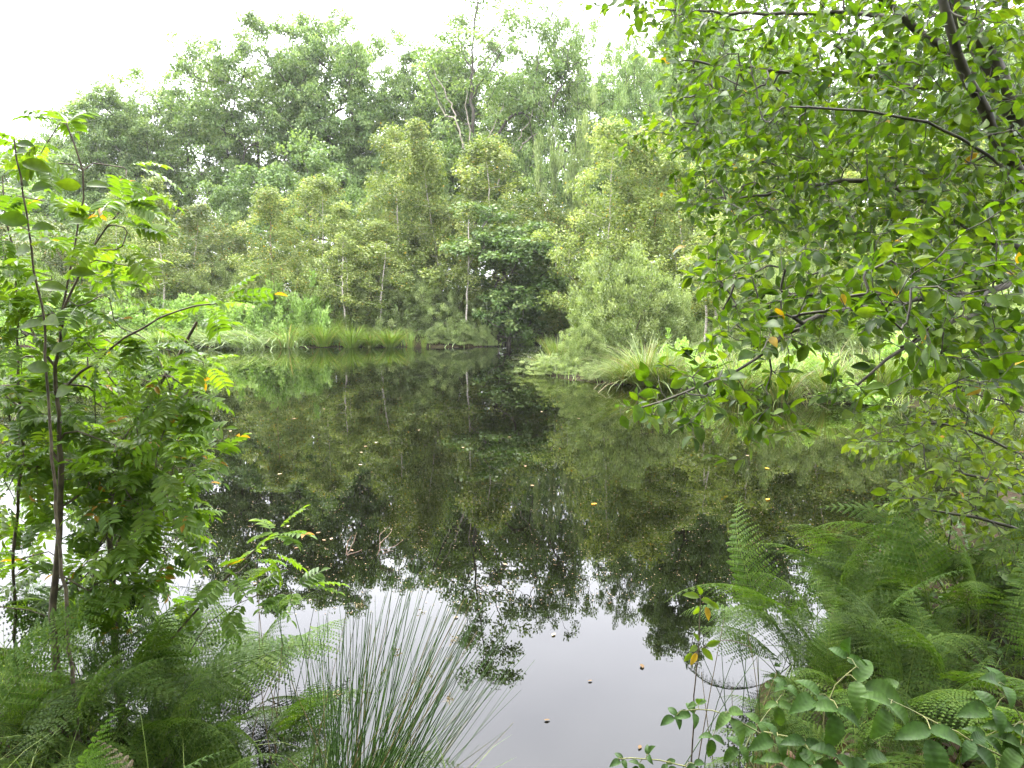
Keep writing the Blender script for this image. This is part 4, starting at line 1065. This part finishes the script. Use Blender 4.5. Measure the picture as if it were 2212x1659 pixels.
for lb, x, y, n, hs, kw in [
    ('dense bracken at the bottom left corner of the photo', -1.35, 1.75, 6, .72, {}),
    ('bracken under the rowan stems, beside the corner bracken', -1.75, 2.35, 7, .85, {}),
    ('bracken below the tall rowan sapling', -1.45, 2.75, 7, .85, {}),
    ('bracken with a bright frond hanging right, left of the rushes', -1.0, 2.35, 6, .68, {}),
    ('bracken behind the left fern mass with fronds against the pale water', -1.1, 2.85, 7, .8, {}),
    ('low bracken in front of the left fern mass', -.95, 1.80, 5, .50, {}),
    ('bracken at the left picture edge, half hidden by rowan leaves', -2.2, 2.9, 6, .95, {}),
    ('bracken nearest the camera at lower left', -1.05, 1.55, 4, .55, {}),
    ('bracken with thin fronds leaning out over the water at left', -.85, 2.75, 4, .68, dict(rz=.3, spread=1.6)),
    ('bracken low at left between the grass and the fern mass', -1.05, 2.1, 5, .62, {}),
    ('bracken at the left end of the right fern bank, fronds over the water', 1.32, 2.85, 6, .6, dict(rz=1.9, spread=3.0)),
    ('bracken behind the bramble leaves on the right', 1.4, 2.5, 6, .74, {}),
    ('bracken at the crest of the right fern bank', 1.45, 3.25, 7, .90, {}),
    ('bracken right of the crest below the buckthorn leaves', 1.95, 3.1, 7, .95, {}),
    ('bracken at the right picture edge, drooping over the brambles', 1.75, 2.15, 5, .85, {}),
    ('bracken in the dark middle of the right fern bank', 1.6, 2.7, 7, .85, {}),
    ('bracken behind the crest next to the water on the right', 1.55, 3.9, 6, .85, {}),
    ('bracken farther back under the buckthorn shrub', 2.3, 3.7, 6, .95, {}),
    ('bracken at the far right below the buckthorn shrub', 2.5, 3.0, 6, 1.0, {}),
    ('small pale bracken at the waterline of the right bank', 1.0, 2.5, 5, .42, dict(rz=2.6, spread=3.0)),
    ('dark dense bracken at the foot of the left rowans', -1.7, 2.75, 10, .72, {}),
    ('bracken filling the hollow between the rowan stems and the rushes', -1.25, 2.35, 10, .66, {}),
    ('bracken in the lower left corner crossed by grass blades', -1.6, 1.9, 7, .68, {}),
    ('bracken between the tall rowan stem and the water', -1.35, 3.15, 8, .85, {}),
    ('bracken at the far left behind the rowan stems', -2.0, 3.3, 8, .9, {}),
    ('bracken below the small rowan shoot', -1.05, 2.65, 8, .66, {}),
    ('bracken on the left shore edge under the rowan branches', -1.55, 2.5, 8, .68, {}),
    ('low bracken at the foot of the rush clump', -.85, 2.05, 6, .46, {}),
    ('low bracken filling the left edge below the rowan leaves', -1.9, 2.1, 8, .72, {}),
    ('low bracken on the slope below the crest on the right', 1.4, 2.95, 8, .66, {}),
    ('bracken on the bare slope at the right edge below the buckthorn', 2.85, 3.6, 9, .95, {}),
    ('bracken covering the earth mound by the water on the right', 1.72, 3.5, 9, .8, {}),
    ('bracken beside the earth mound under the buckthorn tips', 1.95, 3.95, 9, .85, {}),
    ('small bracken in front of the earth mound on the right', 1.6, 3.2, 8, .65, {}),
    ('bracken highest on the right slope behind the buckthorn stems', 3.0, 4.3, 9, .95, {}),
    ('bracken half way up the right slope at the picture edge', 2.5, 3.4, 9, .9, {}),
    ('bracken in the shade behind the broad bramble spray', 1.5, 2.3, 7, .62, {}),
    ('bracken on the right slope behind the corner bramble', 2.05, 2.6, 8, .8, {}),
    ('bracken filling the gap under the buckthorn stems', 2.0, 3.5, 8, .8, {}),
    ('bracken along the right shore behind the thin rushes', 1.3, 3.2, 7, .62, {}),
    ('bracken at the back of the left fern mass by the open water', -1.75, 3.7, 9, .85, {}),
    ('tall bracken below the reaching rowan branches', -1.3, 3.45, 9, .8, {}),
    ('low bracken by the bramble at the right waterline', 1.12, 2.3, 6, .45, {}),
    ('low bracken between the two big brambles', 1.35, 2.05, 6, .45, {}),
]:
    fern(lb, x, y, n, hs, **kw)
fern('fresh bright green upright frond standing above the right fern bank', *spot(1850, 1150, 3.3), 1, 1.08, rz=2.6, sets=FB[:1])
fern('bright green frond spreading across the left fern mass', -1.2, 1.95, 3, .66, rz=.2, spread=1.2, sets=FB)
fern('dying brown bracken in the left fern mass', -1.0, 1.85, 3, .62, rz=2.9, spread=1.2, sets=FD)

# ------------------------------------------------------------------ rushes, brambles, thin stems, twigs, floating leaves
def rush_clump():
    b = at(722, 1700, 2.35); base = np.array([b[0], 2.35, .03])
    mb = MB()
    def stem(p0, p1, sag, r, tint):
        r = r * .78
        t = np.linspace(0, 1, 9)[:, None]
        c = p0 * (1 - t) + p1 * t + np.array([0, 0, 1.]) * (sag * np.sin(np.pi * t * .5) * (1 - t * .5)) * .4
        tube(mb, c - base, np.linspace(r, r * .3, 9), 4, tint)
    for k in range(185):
        q = rng.random()
        p0 = base + np.append(rng.normal(0, .07, 2), -.05)
        ex = 640 + 480 * q ** .9 + rng.normal(0, 25)
        ey = 1560 - 330 * math.sin(math.pi * min(1, .22 + .56 * q)) * rng.uniform(.35, 1.0) + rng.normal(0, 15) - (30 if .3 < q < .6 else 0)
        p1 = at(ex, ey, 2.35 + rng.normal(.15, .22))
        stem(p0, p1, rng.uniform(-.02, .14), .0030 * rng.uniform(.8, 1.2), np.clip(.5 + rng.normal(0, .2), 0, .89) if rng.random() > .04 else .95)
    for k in range(26):
        p0 = base + np.append(rng.normal(0, .08, 2), 0)
        stem(p0, at(rng.uniform(880, 1130), rng.uniform(1480, 1660), 2.35 + rng.normal(.1, .2)), .12, .0022, rng.choice([.3, .6, .95]))
    for k in range(10):                          # brown flower clusters and snapped dead stems
        h = at(rng.uniform(660, 1020), rng.uniform(1300, 1520), 2.4 + rng.normal(0, .1)) - base
        leaves(mb, h + rng.normal(0, .006, (14, 3)), rng.normal(size=(14, 3)), rng.normal(size=(14, 3)), .012, .005, T_RHOMB, .97)
    for k in range(7):
        p0 = base + np.append(rng.normal(0, .09, 2), 0); kn = p0 + np.array([rng.normal(.08, .14), rng.normal(.05, .1), rng.uniform(.2, .5)])
        stem(p0, kn, 0, .0026, .96); tube(mb, np.array([kn, kn + [rng.normal(.1, .12), rng.normal(0, .1), -rng.uniform(.05, .25)]]) - base, .0016, 4, .98)
    o = link('rush_clump', mb.mesh('rush_clump', M['rush'], True)); o.location = base
    tag(o, 'big clump of thin green rushes fanning out over the water at bottom centre', 'rushes')
    # thin rushes standing in the water
    for lb, px, py, h, n in (('few thin dark rushes standing in the water left of the right ferns', 1590, 1640, 300, 16), ('thin dry rushes in the water behind the left ferns', 330, 1330, 130, 16), ('sparse tall rushes behind the left ferns and the big rush clump', 610, 1560, 330, 12)):
        Yd = 2.7 if px > 1000 else (4.3 if h < 200 else 3.0)
        bb = at(px, py, Yd); bs = np.array([bb[0], Yd, -.05])
        mb = MB()
        for k in range(n):
            p0 = bs + np.append(rng.normal(0, .10, 2), 0)
            p1 = at(px + rng.normal(0, 55), py - h * rng.uniform(.5, 1.05), Yd + rng.normal(0, .1))
            t = np.linspace(0, 1, 7)[:, None]
            tube(mb, p0 * (1 - t) + p1 * t + np.array([rng.normal(0, .03), 0, 0]) * np.sin(np.pi * t) - bs, np.linspace(.0026, .0010, 7), 4, rng.choice([.2, .4, .6, .95]))
        o = link('rush_clump', mb.mesh('rush_clump', M['rush'], True)); o.location = bs
        tag(o, lb, 'rushes')
rush_clump()

def trifoliate(mb, p, d, nor, s):
    d = nrm(np.array(d, float)); nor = nrm(np.array(nor, float))
    side = nrm(np.cross(nor, d))
    tt = np.clip(.5 + rng.normal(0, .2), 0, .89)
    leaves(mb, [p + d * .02 * s / .08], [d], [nor + side * .05], s * 1.2, s * .80, T_TOOTH, tt)
    for sg in (1, -1):
        leaves(mb, [p], [side * sg + d * .25 - nor * .1], [nor + side * sg * .25 + rng.normal(0, .1, 3)], s * 1.0, s * .60, T_TOOTH, np.clip(tt + rng.normal(0, .06), 0, .89))
def bramble(label, path, lfs, r=.0032, cat='bramble'):
    """path: stem through pixels at depths; lfs: (px, py, depth, dir px, dir py, size)"""
    P = [at(*p) for p in path]
    base = np.array([P[0][0], P[0][1], gz(P[0][0], P[0][1])])
    t = thing('bramble', label, cat, base, 'brambles at the bottom right')
    sk = Skel(); sk.line([base - [0, 0, .03]] + P, step=.04, jit=.002)
    mb = MB(); tube(mb, sk.p[:sk.n] - base, np.linspace(r, r * .5, sk.n), 5, .5)
    mbl = MB()
    for px, py, Yd, dx, dy, s in lfs:
        p = at(px, py, Yd); q = sk.p[sk.nearest(p)]
        tube(mb, np.array([q, (q + p) / 2 + [0, 0, .008], p]) - base, .0012, 4, .5)
        trifoliate(mbl, p - base, [dx, rng.normal(-.3, .2), -dy * .8], [rng.normal(0, .25), -.5, .85], s * .88)
    link('stem', mb.mesh('stem', M['stalk'], True), t)
    link('foliage', mbl.mesh('foliage', M['bramble']), t)
bramble('bramble with the largest pale leaves in front of the right ferns', [(1800, 1640, 1.9), (1770, 1560, 1.9), (1800, 1480, 1.9), (1850, 1440, 1.9)],
        [(1850, 1470, 1.88, 1, .5, .105), (1810, 1530, 1.85, -.3, 1, .085), (1770, 1500, 1.9, -1, .3, .08), (1830, 1420, 1.95, -.2, -1, .06), (1900, 1490, 1.95, .6, .8, .08)])
bramble('bramble spray with broad toothed leaves above the brown leaf litter', [(2200, 1650, 1.75), (2080, 1590, 1.75), (1960, 1530, 1.8), (1900, 1500, 1.8)],
        [(2010, 1575, 1.72, -.1, 1, .10), (1925, 1520, 1.78, -.6, .8, .08), (2100, 1600, 1.72, .5, .9, .07)])
bramble('bramble at the bottom right corner of the photo', [(2250, 1690, 1.8), (2230, 1580, 1.8), (2190, 1520, 1.8), (2150, 1480, 1.82)],
        [(2150, 1530, 1.8, -1, .2, .075), (2190, 1570, 1.78, -.3, 1, .08), (2170, 1480, 1.82, -.6, -.4, .07), (2205, 1610, 1.75, -.7, .6, .075), (2130, 1590, 1.8, -.8, .5, .06)])
bramble('bramble along the bottom edge left of the litter', [(1900, 1690, 1.85), (1800, 1630, 1.85), (1700, 1590, 1.9), (1650, 1580, 1.95)],
        [(1680, 1590, 1.9, -1, .3, .07), (1740, 1600, 1.85, -.2, 1, .075), (1810, 1630, 1.8, -.4, .9, .08), (1870, 1640, 1.8, .3, 1, .09), (1690, 1640, 1.9, -.4, .8, .07), (1760, 1650, 1.8, -.8, .4, .07)])
bramble('bramble shoot reaching left over the water with a few dark leaves', [(1680, 1600, 2.1), (1600, 1560, 2.1), (1540, 1530, 2.1), (1480, 1535, 2.1)],
        [(1500, 1540, 2.1, -1, .2, .05), (1540, 1590, 2.1, -.2, 1, .05), (1575, 1540, 2.1, .4, 1, .075), (1505, 1520, 2.12, .2, -1, .04), (1462, 1545, 2.1, -.8, .5, .045)])
bramble('small bramble shoot lying over the water at the bottom edge', [(1560, 1690, 2.0), (1460, 1650, 2.0), (1390, 1635, 2.0), (1335, 1640, 2.0)],
        [(1345, 1640, 2.0, -1, .2, .035), (1400, 1630, 2.0, .2, -1, .035), (1440, 1650, 2.0, .5, .5, .04), (1500, 1650, 1.98, .3, .9, .045), (1380, 1650, 2.0, -.4, .8, .035)])
bramble('bramble under the pale bracken at the right waterline', [(1640, 1680, 2.2), (1600, 1620, 2.2), (1640, 1560, 2.25), (1690, 1500, 2.3)],
        [(1640, 1560, 2.2, -.7, .4, .06), (1600, 1610, 2.2, -.6, .7, .06), (1680, 1520, 2.25, .1, 1, .06), (1700, 1480, 2.3, -.7, -.2, .055)])

def thin_sapling():
    b = at(1490, 1690, 2.3); base = np.array([b[0], 2.3, 0.0]); base[2] = max(-.1, gz(b[0], 2.3))
    t = thing('alder_sapling', 'single thin dark sapling stem with a few yellowing leaves standing in the water', 'sapling', base)
    sk = Skel(); k = sk.line([base - [0, 0, .05], at(1500, 1500, 2.3), at(1508, 1400, 2.3), at(1512, 1310, 2.3), at(1514, 1280, 2.3)], step=.05, jit=.002)
    mb = MB(); tube(mb, sk.p[:sk.n] - base, np.linspace(.004, .0016, sk.n), 5)
    s2 = Skel(); s2.line([at(1625, 1400, 2.35), at(1570, 1378, 2.33), at(1520, 1395, 2.3), at(1490, 1420, 2.3)], step=.03); tube(mb, s2.p[:s2.n] - base, .0014, 4)
    link('stem', mb.mesh('stem', M['dark_stem'], True), t)
    mb = MB()
    for px, py, dx, dy, s, tn in ((1512, 1290, -1, -.1, .055, .8), (1514, 1295, .8, .3, .05, .8), (1516, 1285, -.4, -.8, .04, .7), (1510, 1310, -.3, .7, .04, .86), (1525, 1310, .1, 1, .045, .97), (1530, 1300, .9, .6, .045, .75),
                                  (1506, 1395, -.8, .1, .045, .8), (1515, 1400, .8, .8, .055, .84), (1505, 1410, -.6, .8, .045, .93), (1525, 1395, 1, -.3, .05, .75), (1495, 1410, -.5, .6, .04, .86), (1512, 1385, -.4, -.5, .035, .7)):
        leaves(mb, [at(px, py, 2.3) - base], [[dx, rng.normal(0, .3), -dy]], [[rng.normal(0, .3), -.7, .6]], s, s * .42, T_BROAD, tn)
    link('foliage', mb.mesh('foliage', M['near']), t)
thin_sapling()

def water_twig(label, px, py, lines):
    b = on_water(px, py); mb = MB()
    for L in lines:
        P = np.array([at(x, y, b[1]) for x, y in L]) - b
        P[:, 1] += np.linspace(0, .12, len(P))
        s = Skel(); s.line(P, step=.03, jit=.004)
        tube(mb, s.p[:s.n], np.linspace(.0042, .0014, s.n), 5)
    o = link('dead_twig', mb.mesh('dead_twig', M['twig'], True)); o.location = b
    tag(o, label, 'twig')
water_twig('pale forked dead twig sticking out of the water', 812, 1200, [[(812, 1206), (820, 1185), (815, 1158), (830, 1150)], [(818, 1190), (840, 1190), (866, 1178)], [(820, 1175), (838, 1160), (842, 1150)], [(812, 1206), (835, 1196), (852, 1202)]])
water_twig('smaller reddish dead twig in the water left of the forked one', 757, 1200, [[(750, 1202), (758, 1180), (764, 1160)], [(750, 1200), (775, 1198)], [(748, 1198), (745, 1180), (752, 1168)]])

FL = []
for k in range(4):
    mb = MB(); leaves(mb, [[-.03, 0, .004]], [[1, 0, 0]], [[0, rng.normal(0, .1), 1]], .06, .032, T_FLAT, (.30, .5, .8, .95)[k]); FL.append(mb.mesh('floating_leaf', M['float']))
def floating(px, py, v, s, label, group):
    p = on_water(px, py)
    o = link('floating_leaf', FL[v]); o.location = (p[0], p[1], .004); o.rotation_euler = (0, 0, rng.uniform(0, 6.28)); o.scale = (s,) * 3
    tag(o, label, 'fallen leaf', group)
for px, py, s in ((345, 888, 1.6), (498, 932, 1.8), (470, 930, 1.4), (540, 936, 1.4), (636, 905, 1.8), (700, 884, 1.6), (740, 800, 1.8), (778, 1005, 1.6), (790, 965, 1.6), (812, 957, 1.4), (780, 978, 1.4), (605, 1025, 1.5), (622, 1138, 1.4), (688, 1152, 1.5), (700, 1168, 1.4), (716, 1165, 1.5), (640, 1185, 1.3), (1000, 968, 1.6), (1135, 1008, 1.5),
                   (1150, 1050, 1.4), (1170, 890, 1.6), (1090, 1220, 1.5), (1196, 1372, 1.3), (985, 1335, 1.2), (1100, 945, 1.4), (865, 860, 1.5), (905, 930, 1.4), (760, 1190, 1.3), (550, 1262, 1.2), (1600, 1310, 1.2), (1690, 925, 1.4), (1615, 985, 1.3), (1250, 905, 1.4), (840, 800, 1.6), (960, 790, 1.6)):
    floating(px, py, int(rng.integers(1, 3)), s * (.62 if py < 1100 else .5), 'small pale fallen leaf floating flat on the dark reflection', 'pale leaves floating on the pond')
for px, py in ((1657, 1013), (1658, 1080), (1283, 1090)):
    floating(px, py, 3, 1.1, 'bright orange yellow fallen leaf floating on the dark reflection at right', 'orange leaves floating at the right')
floating(1387, 1441, 0, .75, 'curled brown leaf floating on the pale sky reflection at right centre', None)
floating(1275, 1472, 0, .45, 'tiny pale leaf floating left of the curled brown leaf', None)
floating(1182, 1557, 0, .5, 'small tan leaf floating low in the pale sky reflection', None)
floating(1382, 1616, 0, .5, 'brown leaf floating just above the bottom bramble shoot', None)
mb = MB(); n_ = 2600
q = in_poly([(380, 800), (1130, 770), (1700, 900), (1950, 1000), (1650, 1300), (600, 1330), (350, 1200)], n_)
P = np.array([on_water(x, y) for x, y in q]); P[:, 2] = .003
leaves(mb, P, rng.normal(size=(n_, 3)) * [1, 1, 0], np.tile([0, 0, 1.], (n_, 1)), rng.uniform(.005, .015, n_), .008, T_RHOMB, rng.uniform(.3, .89, n_))
tag(link('floating_specks', mb.mesh('floating_specks', M['float'])), 'tiny pale seeds and specks scattered over the water', None, None, 'stuff')

mb = MB(); n_ = 9000
x, y = rng.uniform(.3, 13, n_), rng.uniform(12.5, 22, n_); d = shore(x, y); k = (d > -.08) & (d < 3) & ((x > 4.6) | (rng.random(n_) < .25)); x, y = x[k], y[k]
blades(mb, np.stack([x, y, np.maximum(ground_z(x, y), -.05) - .03], 1), rng.uniform(0, 6.3, len(x)), np.abs(rng.normal(0, .35, len(x))), rng.uniform(.15, .5, len(x)), .014, rng.uniform(.4, 2.2, len(x)), np.clip(rng.normal(.45, .25, len(x)), 0, .95), 5)
tag(link('rough_grass', mb.mesh('rough_grass', M['grass'])), 'long rough grass hanging over the right bank', None, None, 'stuff')
mb = MB(); n_ = 9000
x, y = rng.uniform(-3.5, 4.6, n_), rng.uniform(1.2, 5.6, n_); k = (shore(x, y) > .0) & ((x < .5) | (y > 2.3)); x, y = x[k], y[k]
leaves(mb, np.stack([x, y, ground_z(x, y) + rng.random(len(x)) ** 2 * .16], 1), rng.normal(size=(len(x), 3)) * [1, 1, .4], rng.normal(0, .45, (len(x), 3)) + [0, 0, 1], rng.uniform(.025, .06, len(x)), rng.uniform(.018, .035, len(x)), T_OVAL, np.clip(rng.normal(.45, .2, len(x)), 0, .89))
tag(link('ground_cover', mb.mesh('ground_cover', M['bramble'])), 'small leafy plants covering the soil of the near bank', None, None, 'stuff')
# leaf litter and foreground grass
mb = MB(); n_ = 4000
x, y = rng.uniform(.5, 2.8, n_), rng.uniform(1.2, 2.7, n_); k = shore(x, y) > .02; x, y = x[k], y[k]
leaves(mb, np.stack([x, y, ground_z(x, y) + rng.uniform(.004, .03, len(x))], 1), rng.normal(size=(len(x), 3)) * [1, 1, .3], rng.normal(0, .4, (len(x), 3)) + [0, 0, 1], rng.uniform(.03, .07, len(x)), .035, T_OVAL, np.clip(rng.normal(.5, .25, len(x)), 0, 1))
tag(link('leaf_litter', mb.mesh('leaf_litter', M['litter'])), 'brown fallen leaves on the soil at the bottom right', None, None, 'stuff')
mb = MB(); n_ = 6000
x, y = rng.uniform(-2.8, 4.5, n_), rng.uniform(1.3, 5.0, n_); k = (x < -.1) | ((x > .6) & (y > 1.9)); x, y = x[k], y[k]
short = np.where(x > 0, .5, 1); k = shore(x, y) > .02; x, y = x[k], y[k]
blades(mb, np.stack([x, y, ground_z(x, y) - .02], 1), rng.uniform(0, 6.3, len(x)), np.abs(rng.normal(0, .35, len(x))), short[k] * rng.uniform(.2, .6, len(x)), .005, rng.uniform(.4, 2.0, len(x)), np.clip(rng.normal(.4, .2, len(x)), 0, .89), 6)
tag(link('grass', mb.mesh('grass', M['grass'])), 'thin arching grass under the ferns on both sides', None, None, 'stuff')

# ------------------------------------------------------------------ added volume that washes out the far trees, mostly for lens glare
mb = MB()
lo, hi = (-80, -6, -2), (70, 72, 24)
V = [(x, y, z) for x in (lo[0], hi[0]) for y in (lo[1], hi[1]) for z in (lo[2], hi[2])]
mb.add(V, [[0, 1, 3, 2], [4, 6, 7, 5], [0, 4, 5, 1], [2, 3, 7, 6], [0, 2, 6, 4], [1, 5, 7, 3]])
m, n, l = new_mat('glare_veil')
out = n.new("ShaderNodeOutputMaterial"); pv = n.new("ShaderNodeVolumePrincipled")
pv.inputs['Color'].default_value = (.95, .97, .96, 1); pv.inputs['Density'].default_value = .00032
pv.inputs['Anisotropy'].default_value = .3
l.new(pv.outputs[0], out.inputs['Volume'])
veil = link('veil_volume', mb.mesh('veil_volume', m)); tag(veil, 'thin pale volume over the pond and the wood, added for veiling lens glare', None, None, 'stuff')
